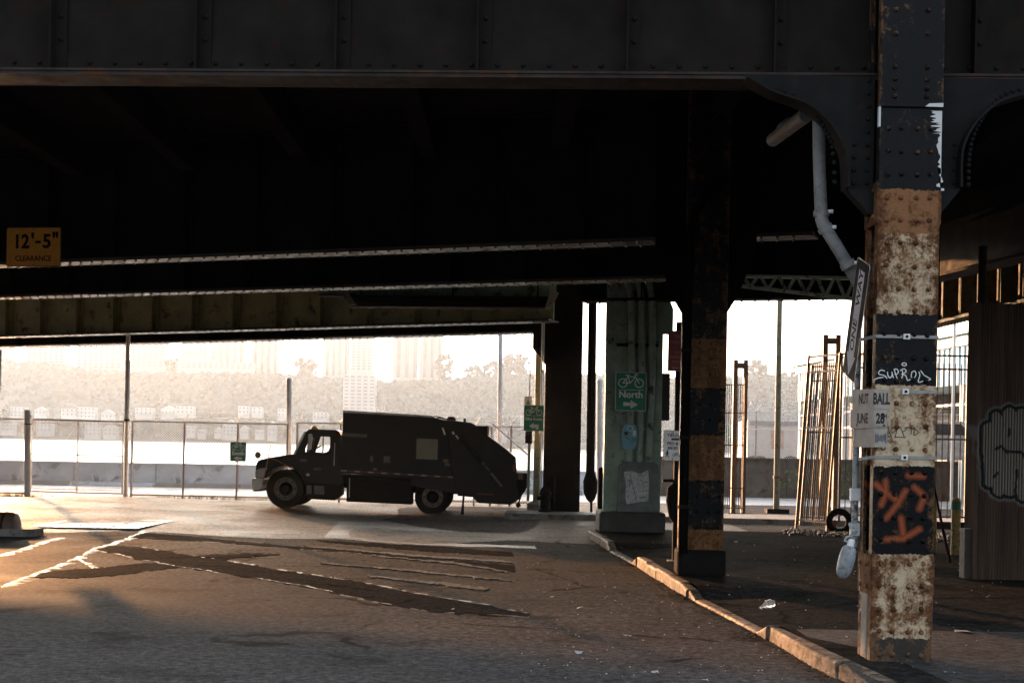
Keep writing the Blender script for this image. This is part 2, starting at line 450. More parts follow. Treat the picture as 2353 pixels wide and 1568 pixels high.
for ln, w, h, g in ([A_LO, .055, .016, .10], [A_UP, .045, .013, .16], [[(0,333),(150,280),(330,206),(430,158),(560,118),(660,76)], .075, .022, .05],
                    [[(0,188),(60,168),(130,146),(200,125),(300,104)], .065, .02, .1], [[(140,100),(200,100),(240,98)], .05, .015, .1],
                    [[(360,205),(430,248)], .05, .015, .1], [[(200,264),(430,248),(680,222)], .04, .012, .3], [[(170,292),(350,293),(520,280),(830,238)], .045, .013, .25],
                    [[(640,105),(1000,127),(1400,160),(1700,182),(1900,212)], .05, .014, .22], [[(660,82),(1000,112),(1400,148)], .04, .012, .4],
                    [[(905,190),(1170,180),(1280,185)], .045, .013, .2], [[(1020,210),(1120,198),(1280,186)], .04, .012, .25], [[(1480,120),(1900,140),(2353,190)], .05, .013, .3],
                    [[(1400,150),(1800,182),(2353,222)], .07, .015, .25], [[(660,82),(780,88)], .05, .015, .1], [[(140,82),(230,68),(280,55)], .05, .016, .05],
                    [[(1550,365),(1750,405),(2000,448)], .05, .014, .15], [[(770,40),(900,42),(960,48)], .03, .01, .3]):
    SEAMS.append(struct(ridge('seam_ridge', ln, w, h, gaps=g), 'lip along a road patch seam with sun glint put into its colour'))
    SEAMS[-1]['group'] = 'glint coloured lips along the road seams'
# worn painted streaks of an old crossing
for i, (u, l) in enumerate(([[(1480,228),(1900,258),(2353,303)], [(1560,234),(1900,266),(2353,310)]], [[(1680,283),(1950,305),(2250,342)], [(1710,292),(1950,318),(2230,350)]],
                            [[(1700,190),(2100,222),(2330,262)], [(1740,196),(2100,230),(2330,268)]], [[(1400,146),(1900,186),(2353,214)], [(1440,152),(1900,194),(2353,222)]])):
    o = struct(strip('worn_paint_streak', resample(u, 40), resample(l, 40), M_PAINTW, z1=.013), 'worn pale paint streak of an old road marking')
    o['group'] = 'worn paint streaks on the road'

# ------------------------------------------------------------------ sidewalk with kerb stones
KB = [((1348,1232), .13), ((1393,1262), .13), ((1400,1267), .03), ((1450,1294), .03), ((1460,1300), .14), ((1563,1363), .14), ((1578,1372), .11), ((1593,1383), .03),
      ((1658,1416), .03), ((1738,1457), .03), ((1760,1469), .13), ((1863,1530), .14), ((1921,1559), .14), ((2010,1606), .14), ((2200,1710), .14), ((2700,2100), .14)]
kp = [G(*p) for p, h in KB]; kh = [h for p, h in KB]
# the far corner turns right
far = [Vector((kp[0].x + .6, kp[0].y + .55, 0)), Vector((kp[0].x + 3, kp[0].y + .7, 0)), Vector((45, kp[0].y + .7, 0))]
near_ext = Vector((kp[-1].x + .6, -8, 0))
line = kp + [near_ext]; hs = kh + [.14]
inn = []
for i, p in enumerate(line):
    d = (line[min(i + 1, len(line) - 1)] - line[max(i - 1, 0)]); d.z = 0; d.normalize()
    inn.append(Vector((-d.y, d.x, 0)))           # to the right of travel toward the camera = inward
for i, n in enumerate(inn):
    if n.x < 0: inn[i] = -n
kerb = thing('kerb', 'low granite kerb along the sidewalk, dropped in two places', None, tuple(kp[3]))
kerb['kind'] = 'structure'
KW = .13
for i in range(len(line) - 1):
    a, b = line[i], line[i+1]; L = (b - a).length; n = max(1, int(L / .85))
    if L > 30: n = 6
    for k in range(n):
        t0, t1 = k / n, (k + 1) / n
        p, q = a.lerp(b, t0), a.lerp(b, t1); d = (q - p).normalized(); g = .004 if L > .6 else 0
        p = p + d * g; q = q - d * g
        h0, h1 = hs[i] + (hs[i+1] - hs[i]) * t0, hs[i] + (hs[i+1] - hs[i]) * t1
        j = rr.uniform(-.012, .008); lat = rr.uniform(-.012, .012); p = p + inn[i] * lat; q = q + inn[i] * lat
        n0, n1 = inn[i].lerp(inn[i+1], t0), inn[i].lerp(inn[i+1], t1)
        ch = .02
        def ringp(P, N, h):
            return [(P.x, P.y, -.1), (P.x + N.x*.004, P.y + N.y*.004, max(.004, h - ch) + j), (P.x + N.x*ch, P.y + N.y*ch, h + j), (P.x + N.x*KW, P.y + N.y*KW, h + j), (P.x + N.x*KW, P.y + N.y*KW, -.1)]
        rv = [(v_[0] + rr.uniform(-.008, .008), v_[1] + rr.uniform(-.008, .008), v_[2] + (rr.uniform(-.010, .006) if v_[2] > 0 else 0)) for v_ in ringp(p, n0, h0) + ringp(q, n1, h1)]
        mb = MB(); mb.add(rv, [(k2, (k2+1) % 5, (k2+1) % 5 + 5, k2 + 5) for k2 in range(5)] + [(4,3,2,1,0), (5,6,7,8,9)])
        mb.build('kerb_stone', M_KERB, kerb, bevel=.012)
WZ = .125
mb = MB(); rows = []
for i, p in enumerate(line):
    n = inn[i]
    ringv = [(KW, hs[i] - .004), (KW + .7, max(hs[i] - .004, .06) if hs[i] < .1 else WZ), (KW + 1.4, WZ)]
    for o, z in ringv: mb.v.append((p.x + n.x * o, p.y + n.y * o, z))
    mb.v.append((45, p.y + n.y * 1.4, WZ))
for i in range(len(line) - 1):
    for k in range(3):
        a = 4 * i + k; mb.f.append((a, a + 1, a + 5, a + 4))
b0 = len(mb.v)
mb.v += [(kp[0].x + .35, kp[0].y + .62, WZ), (45, kp[0].y + .75, WZ), (kp[0].x + .35, kp[0].y + .62, -.1), (45, kp[0].y + .75, -.1)]
mb.f += [(0, b0, b0 + 1, 3), (b0, b0 + 2, b0 + 3, b0 + 1)]
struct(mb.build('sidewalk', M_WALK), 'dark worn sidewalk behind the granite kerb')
# a paler concrete slab around the near column
mb = MB(); pts = [G(*p, WZ) for p in ((1830,1445),(2352,1452),(2700,1460),(2900,1700),(2060,1640),(1985,1556))]
mb.hprism([(p.x, p.y) for p in pts], WZ - .01, WZ + .005)
struct(mb.build('concrete_slab', M_SLAB), 'paler concrete paving around the foot of the near column')

# median island carrying the far columns
a = G(1158, 1190); 
pts = [(a.x + .12, a.y), (a.x, a.y + .25), (a.x + .05, a.y + 1.3), (a.x + .4, a.y + 1.6), (22, a.y + 2.2), (22, a.y - .9), (G(1700,1200).x, G(1700,1203).y), (a.x + 2.4, a.y - .15)]
mb = MB(); mb.hprism(pts, -.2, .13)
struct(mb.build('median_island', M_CONC, bevel=.03), 'low concrete kerbed island under the far columns')

# steel grating set in the road
gr = thing('road_grating', 'steel grating of three panels set into the road near the barrel', 'grating', (-7.85, 27.65, 0))
x0, x1, y0, y1 = -8.85, -6.9, 26.3, 29.0
M_GRATE = mat('polished_grating_steel', (.55, .54, .48), .34, metal=.55, var=.2, scale=9, bump=.2)
M_PIT = mat('dark_pit', (.01, .01, .01), .9, bump=0)
zz = roadz(-7.8, 27.6) - .004
MB().box((x0, y0, zz - .05), (x1, y1, zz + .009)).build('pit_plate', M_PIT, gr)
mb = MB()
mb.box((x0, y0, zz), (x1, y0 + .06, zz + .026)).box((x0, y1 - .06, zz), (x1, y1, zz + .026)).box((x0, y0 + .06, zz), (x0 + .06, y1 - .06, zz + .026)).box((x1 - .06, y0 + .06, zz), (x1, y1 - .06, zz + .026))
mb.build('frame', M_GRATE, gr)
for k in (1, 2): MB().box((x0 + (x1-x0)*k/3 - .025, y0 + .06, zz), (x0 + (x1-x0)*k/3 + .025, y1 - .06, zz + .0155)).build('divider', M_PIT, gr)
for k in range(5):
    yy = y0 + .16 + k * (y1 - y0 - .2) / 5
    for j in range(3):
        xa = x0 + (x1 - x0) * j / 3 + .05; xb = x0 + (x1 - x0) * (j + 1) / 3 - .05
        MB().box((xa, yy, zz), (xb, yy + .30, zz + .0125)).build('slat', M_GRATE, gr)

# rounded concrete kerb end and drum at the left edge
b = G(30, 1232)
mb = MB(); mb.hprism([(b.x - 3, b.y), (b.x + .2, b.y), (b.x + .34, b.y + .12), (b.x + .36, b.y + .5), (b.x + .2, b.y + .7), (b.x - 3, b.y + .7)], -.05, .13)
tag(mb.build('kerb_end', M_CONC, bevel=.03), 'dark concrete kerb end with a rounded corner at the left edge', 'kerb', kind='structure')
db = b + Vector((-.32, .3, .13))
drum = thing('guard_drum', 'rusty half buried guard drum on the kerb end at the left edge', 'drum', tuple(db))
mb = MB(); mb.tube([db + Vector((-.9, 0, .0)), db + Vector((.2, 0, .0)), db + Vector((.27, 0, .0)), db + Vector((.30, 0, 0))], [.27, .27, .245, .18], 20)
mb.v = [(x, y, max(z, .125)) for x, y, z in mb.v]
mb.build('shell', M_RUSTBAR, drum, smooth=True)
MB().tube([db + Vector((.08, 0, 0)), db + Vector((.12, 0, 0))], .276, 20).build('hoop', M_STEEL, drum, smooth=True)

# ------------------------------------------------------------------ river, far shore, wooded hill
M_WATER = NT('river_water'); w_ = M_WATER
w_.b.inputs['Base Color'].default_value = (.10, .12, .12, 1); w_.b.inputs['Roughness'].default_value = .28; w_.b.inputs['IOR'].default_value = 1.33
w_.bump(w_.noise(.25, 5, .6, w_.mapped((.5, 1, 1))), 1.0, 1.6)
struct(MB().add([(-4000, 53, -2), (4000, 53, -2), (4000, 1420, -2), (-4000, 1420, -2)], [(0, 1, 2, 3)]).build('river', M_WATER.m), 'wide bright river behind the sea wall')
SHORE = 1340.0
hr = random.Random(11)
def hillz(x, y):
    t = max(0.0, min(1.0, (y - SHORE - 25) / 190.0)); t = t * t * (3 - 2 * t)
    top = 66 + 5 * math.sin(x / 130.0) + 3 * math.sin(x / 47.0 + 1)
    return -1.2 + 6.0 * min(1, max(0, (y - SHORE) / 25)) + top * t
M_HILL = mat('hill_wood', (.10, .115, .09), .9, var=.4, scale=.03, bump=0)
M_LEAFY = mat('far_foliage', (.105, .12, .095), .9, var=.15, scale=.08, bump=0)
sheet('hill', -1500, 1500, SHORE, SHORE + 700, 22, hillz, M_HILL, 'hazy wooded hillside across the river')
ico = bmesh.new(); bmesh.ops.create_icosphere(ico, subdivisions=1, radius=1.0); iv = [v.co.copy() for v in ico.verts]; ifa = [tuple(v.index for v in f.verts) for f in ico.faces]; ico.free()
mb = MB()
for k in range(7500):
    x = hr.uniform(-560, 560); y = SHORE + 12 + 250 * hr.random() ** .8
    if y < SHORE + 50 and hr.random() < .55: continue
    r = hr.uniform(2.2, 5.5); z = hillz(x, y)
    mb.add([(x + v.x * r * hr.uniform(.8, 1.2), y + v.y * r, z + r * .55 + v.z * r * hr.uniform(.75, 1.15)) for v in iv], ifa)
tag(mb.build('woods', M_LEAFY, kind='stuff'), 'hazy wood covering the hillside across the river', 'woods')
# trees that stand against the sky on the ridge
def ridge_tree(x, y, top, wd, label):
    d = SHORE + 230; p = at(x, y, d); ppm = FPX / d; hgt = (y - top) / ppm; w = wd / ppm
    t = thing('ridge_tree', label, 'tree', (p.x, p.y, p.z), group='trees on the ridge')
    MB().tube([p - Vector((0, 0, 10)), p + Vector((0, 0, hgt * .6))], [1.2, .4], 6).build('trunk', M_HILL, t)
    m2 = MB(); rl = random.Random(int(x))
    for k in range(90):
        a, ph = rl.uniform(0, 6.28), rl.uniform(-1, 1); q = rl.random() ** .5
        c = p + Vector((math.cos(a) * q * w / 2 * math.sqrt(1 - ph*ph*.8), math.sin(a) * q * w / 2, hgt * .5 + ph * hgt * .48)); r = w * rl.uniform(.05, .13)
        m2.add([c + v * r for v in iv], ifa)
    m2.build('crown', M_LEAFY, t)
for i, (x, yb, yt, wd, lb) in enumerate(((1180,850,815,80,'broad hazy tree on the ridge just behind the thin pole above the truck'), (1130,856,828,52,'lower hazy tree on the ridge to the left of the broad one'), (1088,862,840,46,'small hazy tree on the ridge between tower and broad tree'),
                                        (1022,848,812,50,'hazy tree on the ridge beside the rightmost slab tower'), (700,840,822,60,'low hazy tree in the wide gap between the towers'), (1735,862,828,60,'hazy tree crown in the right opening beside the short gate frame'),
                                        (1840,880,838,50,'hazy tree crown left of the pale warehouse'), (1790,885,860,70,'low hazy tree behind the green lamp pole'), (2010,890,850,80,'hazy tree behind the pale warehouse'), (395,845,822,40,'low hazy tree in the narrow gap between the left towers'))):
    ridge_tree(x, yb + 25, yt, wd, lb)

# towers on the ridge
M_TOW = mat('far_tower_wall', (.55, .50, .46), .8, var=.12, scale=.05, bump=0)
M_TOWD = mat('far_window_dark', (.26, .25, .25), .5, var=.2, scale=.1, bump=0)
M_HOUSE = mat('far_house_wall', (.62, .60, .56), .8, var=.15, scale=.05, bump=0)
M_HROOF = mat('far_house_roof', (.20, .17, .16), .8, var=.2, scale=.1, bump=0)
def tower(x0, x1, ytop, ybase, label, style, d=SHORE + 270, dep=22, capy=None):
    a = at(x0, ybase, d); b = at(x1, ytop, d); ppm = FPX / d
    t = thing('apartment_tower', label, 'tower', ((a.x + b.x) / 2, d, a.z - 12), group='apartment towers across the river')
    MB().box((a.x, d, a.z - 12), (b.x, d + dep, b.z)).build('wall', M_TOW, t)
    MB().box((a.x + (b.x-a.x)*.3, d + 4, b.z), (a.x + (b.x-a.x)*.7, d + dep - 4, b.z + 4)).build('roof_house', M_TOW, t)
    w = b.x - a.x; hgt = b.z - a.z
    if style == 'bays':
        n = max(3, int(w / 7.0)); m1 = MB()
        for k in range(n): MB().box((a.x + w * (k + .12) / n, d - 1.2, a.z - 10), (a.x + w * (k + .52) / n, d, b.z - 1)).build('bay', M_TOW, t)
        for k in range(n): m1.box((a.x + w * (k + .56) / n, d - .15, a.z - 8), (a.x + w * (k + .96) / n, d, b.z - 2))
        m1.build('window_strips', M_TOWD, t, kind='stuff')
    else:
        fl = max(3, int(hgt / 3.2)); n = max(3, int(w / 6)); m1 = MB()
        for j in range(fl):
            for k in range(n):
                z = a.z + hgt * (j + .3) / fl; m1.box((a.x + w * (k + .2) / n, d - .15, z), (a.x + w * (k + .8) / n, d, z + hgt * .45 / fl))
        m1.build('windows', M_TOWD, t, kind='stuff')
    return t
for a in ((-140, 20, 700, 850, 'wide hazy tower cut by the left edge', 'grid'), (60, 150, 740, 840, 'pale hazy tower left of the tall lamp pole', 'grid'), (175, 280, 735, 845, 'hazy slab tower just left of the tall lamp pole', 'grid'),
          (300, 381, 735, 848, 'hazy tower left of the narrow bright gap', 'grid'), (416, 470, 735, 845, 'hazy tower right of the narrow bright gap', 'grid'), (478, 560, 735, 842, 'hazy tower with vertical bays above the South sign', 'bays'),
          (575, 638, 735, 845, 'hazy tower with vertical bays beside the wide bright gap', 'bays'), (741, 800, 735, 845, 'hazy tower right of the wide bright gap', 'bays'), (805, 856, 740, 850, 'hazy tower left of the small square gap', 'grid'),
          (901, 960, 735, 850, 'hazy tower right of the small square gap', 'bays'), (962, 1016, 738, 850, 'hazy tower bordering the open sky above the truck', 'bays')):
    tower(*a)
tower(787, 862, 862, 965, 'hazy mid rise apartment block low on the hillside above the truck box', 'grid', d=SHORE + 40, dep=16)
tower(286, 580, 833, 842, 'long low pale terrace building on the ridge', 'grid', d=SHORE + 225, dep=16)
tower(1745, 1885, 872, 884, 'long pale building on the hill seen in the right opening', 'grid', d=SHORE + 200, dep=16)

# houses along the far waterfront
def house(x, yb, w, h, label, kind, d):
    p = at(x, yb, d); ppm = FPX / d; w /= ppm; h /= ppm
    t = thing('waterfront_house', label, 'house', (p.x, p.y, p.z), group='houses on the far waterfront')
    e = h * (.62 if kind == 'gable' else 1.0); x0, x1 = p.x - w/2, p.x + w/2; z0 = p.z - 4
    MB().box((x0, d, z0), (x1, d + 10, p.z + e)).build('wall', M_HOUSE, t)
    if kind == 'gable':
        MB().prism([[(x0 - .4, p.z + e), (x1 + .4, p.z + e), (p.x, p.z + h)]], d - .4, d + 10.4).build('roof', M_HROOF if hr.random() < .6 else M_HOUSE, t)
    else:
        MB().box((x0 - .3, d - .3, p.z + e), (x1 + .3, d + 10.3, p.z + e + .5)).build('roof', M_HROOF, t)
    nw = max(2, int(w / 3.4)); nf = max(1, int(e / 3.1))
    for j in range(nf):
        for k in range(nw):
            cx = x0 + w * (k + .5) / nw; cz = p.z + e * (j + .5) / nf
            MB().box((cx - .65, d - .12, cz - .8), (cx + .65, d, cz + .8)).build('window', M_TOWD, t)
HS = [(12,990,36,30,'gable'),(40,958,34,24,'flat'),(100,992,34,30,'flat'),(92,952,26,18,'gable'),(160,956,40,30,'gable'),(196,960,44,26,'flat'),(212,1000,36,34,'flat'),(245,962,26,22,'gable'),(252,1000,30,28,'gable'),
      (330,952,40,16,'flat'),(386,953,34,22,'gable'),(424,950,40,18,'flat'),(438,996,20,30,'gable'),(462,999,16,22,'gable'),(500,998,16,18,'gable'),(528,1001,34,38,'gable'),(560,999,18,22,'gable'),(596,1000,20,22,'gable'),(624,1003,20,36,'gable'),
      (560,950,26,18,'flat'),(590,950,24,16,'flat'),(650,957,26,20,'flat'),(700,1003,26,30,'gable'),(735,962,34,16,'flat'),(1210,975,30,20,'flat'),(1150,1006,30,26,'gable')]
OPN = ['half hidden by the fence post at the left edge', 'near the left edge on the slope', 'behind the left gate leaf', 'tucked in trees left of the gate', 'standing highest behind the gate', 'broad and flat roofed behind the gate', 'low and wide behind the middle of the gate', 'beside the lamp pole on the slope', 'low by the water beside the lamp pole',
       'on the slope just right of the lamp pole', 'gabled on the slope above the first fence bay', 'flat roofed above the first fence bay', 'narrow and tall behind the first fence bay', 'small gabled next to the narrow tall one', 'small and squat left of the South sign', 'large gabled straight above the South sign', 'small right of the large gabled one', 'small gabled farther right of the South sign', 'tall gabled left of the thick capped post',
       'pale flat roofed block above the South sign', 'second pale flat roofed block above the South sign', 'flat roofed block beside the capped post', 'gabled behind the truck hood', 'low flat roofed above the truck cab', 'low flat block between truck and bike route sign', 'gabled low behind the tail of the truck']
for (x, yb, w, h, k), s in zip(HS, OPN): house(x, yb, w, h, 'hazy pale house across the river, ' + s, k, SHORE + (6 if yb > 985 else 48))
# ------------------------------------------------------------------ rivet meshes
def rivet_mesh(name, r, h, m):
    mb = MB(); pr = [(r, 0), (r * .92, h * .45), (r * .6, h * .88), (r * .18, h)]
    n = 8
    for rad, z in pr:
        for k in range(n): mb.v.append((rad * math.cos(6.2832*k/n), -z, rad * math.sin(6.2832*k/n)))
    for i in range(3):
        for k in range(n): mb.f.append((i*n+k, i*n+(k+1) % n, (i+1)*n+(k+1) % n, (i+1)*n+k))
    mb.f.append(tuple(3*n+k for k in range(n)))
    me = mb.mesh(name, m, smooth=True)
    return me
def rivets_mb(points, r, h, axis='y'):
    """many small rivets joined, heads toward the viewer (y) or down (z)"""
    mb = MB()
    for p in points:
        vs = []
        for rad, z in ((r, 0), (r * .7, h * .8)):
            for k in range(6):
                a, b = rad * math.cos(1.0472*k), rad * math.sin(1.0472*k)
                vs.append((p[0] + a, p[1] - z, p[2] + b) if axis == 'y' else (p[0] + a, p[1] + b, p[2] - z))
        mb.add(vs, [(k, (k+1) % 6, 6+(k+1) % 6, 6+k) for k in range(6)] + [(6,7,8,9,10,11)])
    return mb

# ------------------------------------------------------------------ plate girders of the viaduct
def girder(label, A, B, zb, zt, fw, m, stiff, rivet=None, mflange=None, under=.22, group='plate girders of the viaduct', rivrange=None):
    A, B = Vector((A[0], A[1], 0)), Vector((B[0], B[1], 0)); L = (B - A).length
    t = thing('plate_girder', label, 'girder', (A.x, A.y, 0), math.atan2(B.y - A.y, B.x - A.x) or 1e-6, group)
    mflange = mflange or m
    MB().box((0, -.012, zb + .03), (L, .012, zt)).build('web', m, t)
    MB().box((0, -fw/2, zb), (L, fw/2, zb + .03)).build('bottom_flange', mflange, t)
    MB().box((0, -fw/2 - .012, zb + .031), (L, -fw/2 + .15, zb + .05)).build('cover_plate', mflange, t)
    MB().box((0, -.03, zb + .051), (L, -.013, zb + .2)).build('flange_angle', m, t)
    MB().box((0, -fw/2, zt - .03), (L, fw/2, zt - .002)).build('top_flange', m, t)
    sm = MB().box((-.008, -fw * .42, zb + .052), (.008, -.031, zt - .032)).box((.0085, -.045, zb + .052), (.10, -.031, zt - .032)).mesh('stiffener', m)
    for x in stiff:
        if 0 < x < L: piece('stiffener', sm, t, (x, 0, 0), local=True)
    if under:
        n = int(L / under); pts = []
        for k in range(n):
            pts += [((k + .5) * under, -fw/2 + .05, zb), ((k + .0) * under + .05, fw/2 - .05, zb)]
        rivets_mb(pts, .024, .026, 'z').build('flange_rivets', mflange, t, kind='stuff')
    return t, L, A, B
def lx(A, B, p):
    d = (B - A).normalized(); return (Vector((p[0], p[1], 0)) - A).dot(d)
ZT = 6.35
M_BRN = mat('dim_brown_beam', (.055, .047, .040), .8, spec=.1, var=.3, scale=3)
M_OLDK = mat('dim_olive_paint', (.095, .095, .05), .7, spec=.1, var=.3, scale=3, rust=.3)
M_MATT = mat('shade_black_steel', (.006, .0055, .005), .95, spec=0.0, var=.3, scale=3, bump=.1)  # near black puts the shade on these parts into their colour
M_FLG = mat('flange_sheen_paint', (.062, .053, .044), .45, spec=.2, var=.35, scale=2.5, bump=.1, rust=.2, stain=(.05, .035, .028))  # paler tone paints in sky reflection on the flange undersides
# G1: the near girder that crosses the top of the picture
g1a, g1b = (-16.0, 12.05), (12.0, 10.72)
zg1 = 4.575
def on_line(x, y, a, b):
    """distance at which the sight line through picture column x meets the plan line a-b"""
    u = ray(x, y)[0]; dx, dy = b[0] - a[0], b[1] - a[1]
    t = (u * a[1] - a[0]) / (dx - u * dy); return a[0] + dx * t, a[1] + dy * t
st = [on_line(x, 100, g1a, g1b) for x in (-850, -520, -195, 130, 460, 778, 1100, 1440, 1775, 2230, 2560)]
Av, Bv = Vector((*g1a, 0)), Vector((*g1b, 0))
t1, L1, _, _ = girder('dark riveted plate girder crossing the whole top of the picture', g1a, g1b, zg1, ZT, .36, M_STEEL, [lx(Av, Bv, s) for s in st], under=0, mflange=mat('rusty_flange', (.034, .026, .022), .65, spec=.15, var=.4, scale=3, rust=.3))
rm = rivet_mesh('rivet', .021, .018, M_STEEL)
s0, s1 = lx(Av, Bv, on_line(-20, 130, g1a, g1b)), lx(Av, Bv, on_line(2380, 130, g1a, g1b))
k = s0; i = 0
while k < s1:
    piece('rivet', rm, t1, (k, -.031, zg1 + .135), local=True)
    piece('rivet', rm, t1, (k + .1, -.031, zg1 + .082), local=True)
    k += .205; i += 1
for s in st:
    x = lx(Av, Bv, s)
    if s0 < x < s1:
        for z in (.32, .5, .68): piece('rivet', rm, t1, (x + .055, -.046, zg1 + z), local=True)
# G2 .. G5 beyond it
def span(xl, yl, dl, xr, yr, dr, el, er):
    """ends of a girder from two picture points at known distance, extended at both sides"""
    a, b = at(xl, yl, dl), at(xr, yr, dr); d = (b - a).normalized()
    a2, b2 = a - d * el, b + d * er; return (a2.x, a2.y), (b2.x, b2.y)
ZB = 4.50
gA, gB = span(0, 612, 23.5, 1500, 555, 19.4, 8, 2.2)
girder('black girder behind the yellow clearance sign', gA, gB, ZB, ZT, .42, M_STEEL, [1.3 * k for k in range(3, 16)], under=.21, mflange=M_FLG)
G2 = (gA, gB)
gA, gB = span(0, 686, 29.0, 1530, 643, 23.6, 8, 1.0)
girder('black girder just beyond the one with the clearance sign', gA, gB, ZB, ZT, .44, M_STEEL, [1.4 * k for k in range(3, 18)], under=.21, mflange=M_FLG)
G3 = (gA, gB)
gA, gB = span(0, 776, 40.5, 1245, 741, 32.1, 8, .3)
girder('green girder with warm shade in its colour above the truck', gA, gB, ZB, ZT, .5, M_OLIVE, [1.37 * k + .2 for k in range(3, 24)], under=.24, mflange=M_FLG)
gA, gB = span(0, 799, 45.0, 1225, 766, 35.3, 8, .3)
girder('dark outermost girder bordering the bright sky above the fence', gA, gB, ZB, ZT, .5, M_STEEL, [1.5 * k for k in range(3, 24)], under=.24, mflange=M_FLG)
G5 = (gA, gB)
gA, gB = span(1338, 694, 27.5, 1960, 679, 25.9, .0, 1.5)
girder('dark cross girder over the right opening', gA, gB, ZB, ZT, .44, M_STEEL, [1.2 * k for k in range(1, 6)], under=.25)
GR = (gA, gB)
girder('olive girder with upright stiffeners at the far right', (9.15, 33.5), (9.75, 19.0), ZB, 5.75, .4, M_OLDK, [], under=.2)
g6 = bpy.data.objects[-1] if False else None
# its lit upright stiffeners face the camera: build them across the web
M_OL2 = M_OLIVE
g6 = [o for o in bpy.data.objects if o.get('label') == 'olive girder with upright stiffeners at the far right'][0]
smm = MB().box((-.012, -.36, ZB + .052), (.012, -.03, 5.7)).mesh('stiffener', M_OLDK)
for k in range(12): piece('stiffener', smm, g6, (.6 + k * 1.05, 0, 0), local=True)
girder('brown beam slanting across the upper right corner', tuple(at(2130, 640, 27.0).xy), tuple(at(2352, 560, 21.5).xy + Vector((2.2, -6.5))), 4.95, 5.9, .5, M_BRN, [], under=0)

# deck
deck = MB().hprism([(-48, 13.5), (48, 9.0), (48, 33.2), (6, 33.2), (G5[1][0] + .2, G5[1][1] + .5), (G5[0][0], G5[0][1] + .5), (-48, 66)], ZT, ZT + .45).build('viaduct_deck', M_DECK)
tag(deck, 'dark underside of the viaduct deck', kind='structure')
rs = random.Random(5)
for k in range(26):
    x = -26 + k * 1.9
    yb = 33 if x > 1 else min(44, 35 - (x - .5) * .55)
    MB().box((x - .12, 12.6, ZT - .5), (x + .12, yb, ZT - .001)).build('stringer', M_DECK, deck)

# hanging pipe rack under the third girder
D = 31.0
rk = thing('pipe_rack', 'dark hanging rack of long beams with slanted end plates above the truck', 'rack', tuple(at(1030, 690, D)))
for y in (684, 693.5, 703): 
    a, b = at(803, y - .5, D), at(1262, y + 3, D); MB().bar(a, b, .5, .055).build('rail', M_STEEL, rk)
for q in (((779,667),(797,667),(823,704),(806,704)), ((1262,676),(1283,676),(1264,712),(1250,712))):
    MB().prism([[(at(*p, D).x, at(*p, D).z) for p in q]], D - .42, D - .3).build('end_plate', M_CONC, rk)
for x in (830, 1040, 1235):
    p = at(x, 684, D); MB().tube([p, (p.x, p.y, ZT - .5)], .02, 6).build('hanger', M_STEEL, rk)
a, b = at(1005, 668, 31.3), at(1276, 668, 31.3)
tb = thing('green_beam', 'short pale green beam above the hanging pipe rack', 'beam', tuple(a))
MB().box((a.x - 2.6, a.y, a.z - .13), (b.x, a.y + .1, a.z + .5)).build('web', M_TEAL, tb)
MB().box((a.x - 2.6, a.y - .12, a.z - .16), (b.x, a.y + .3, a.z - .132)).build('flange', M_STEEL, tb)
MB().box((b.x - .14, a.y - .07, a.z - .13), (b.x + .02, a.y - .002, a.z + .5)).build('end_angle', M_GREEN, tb)

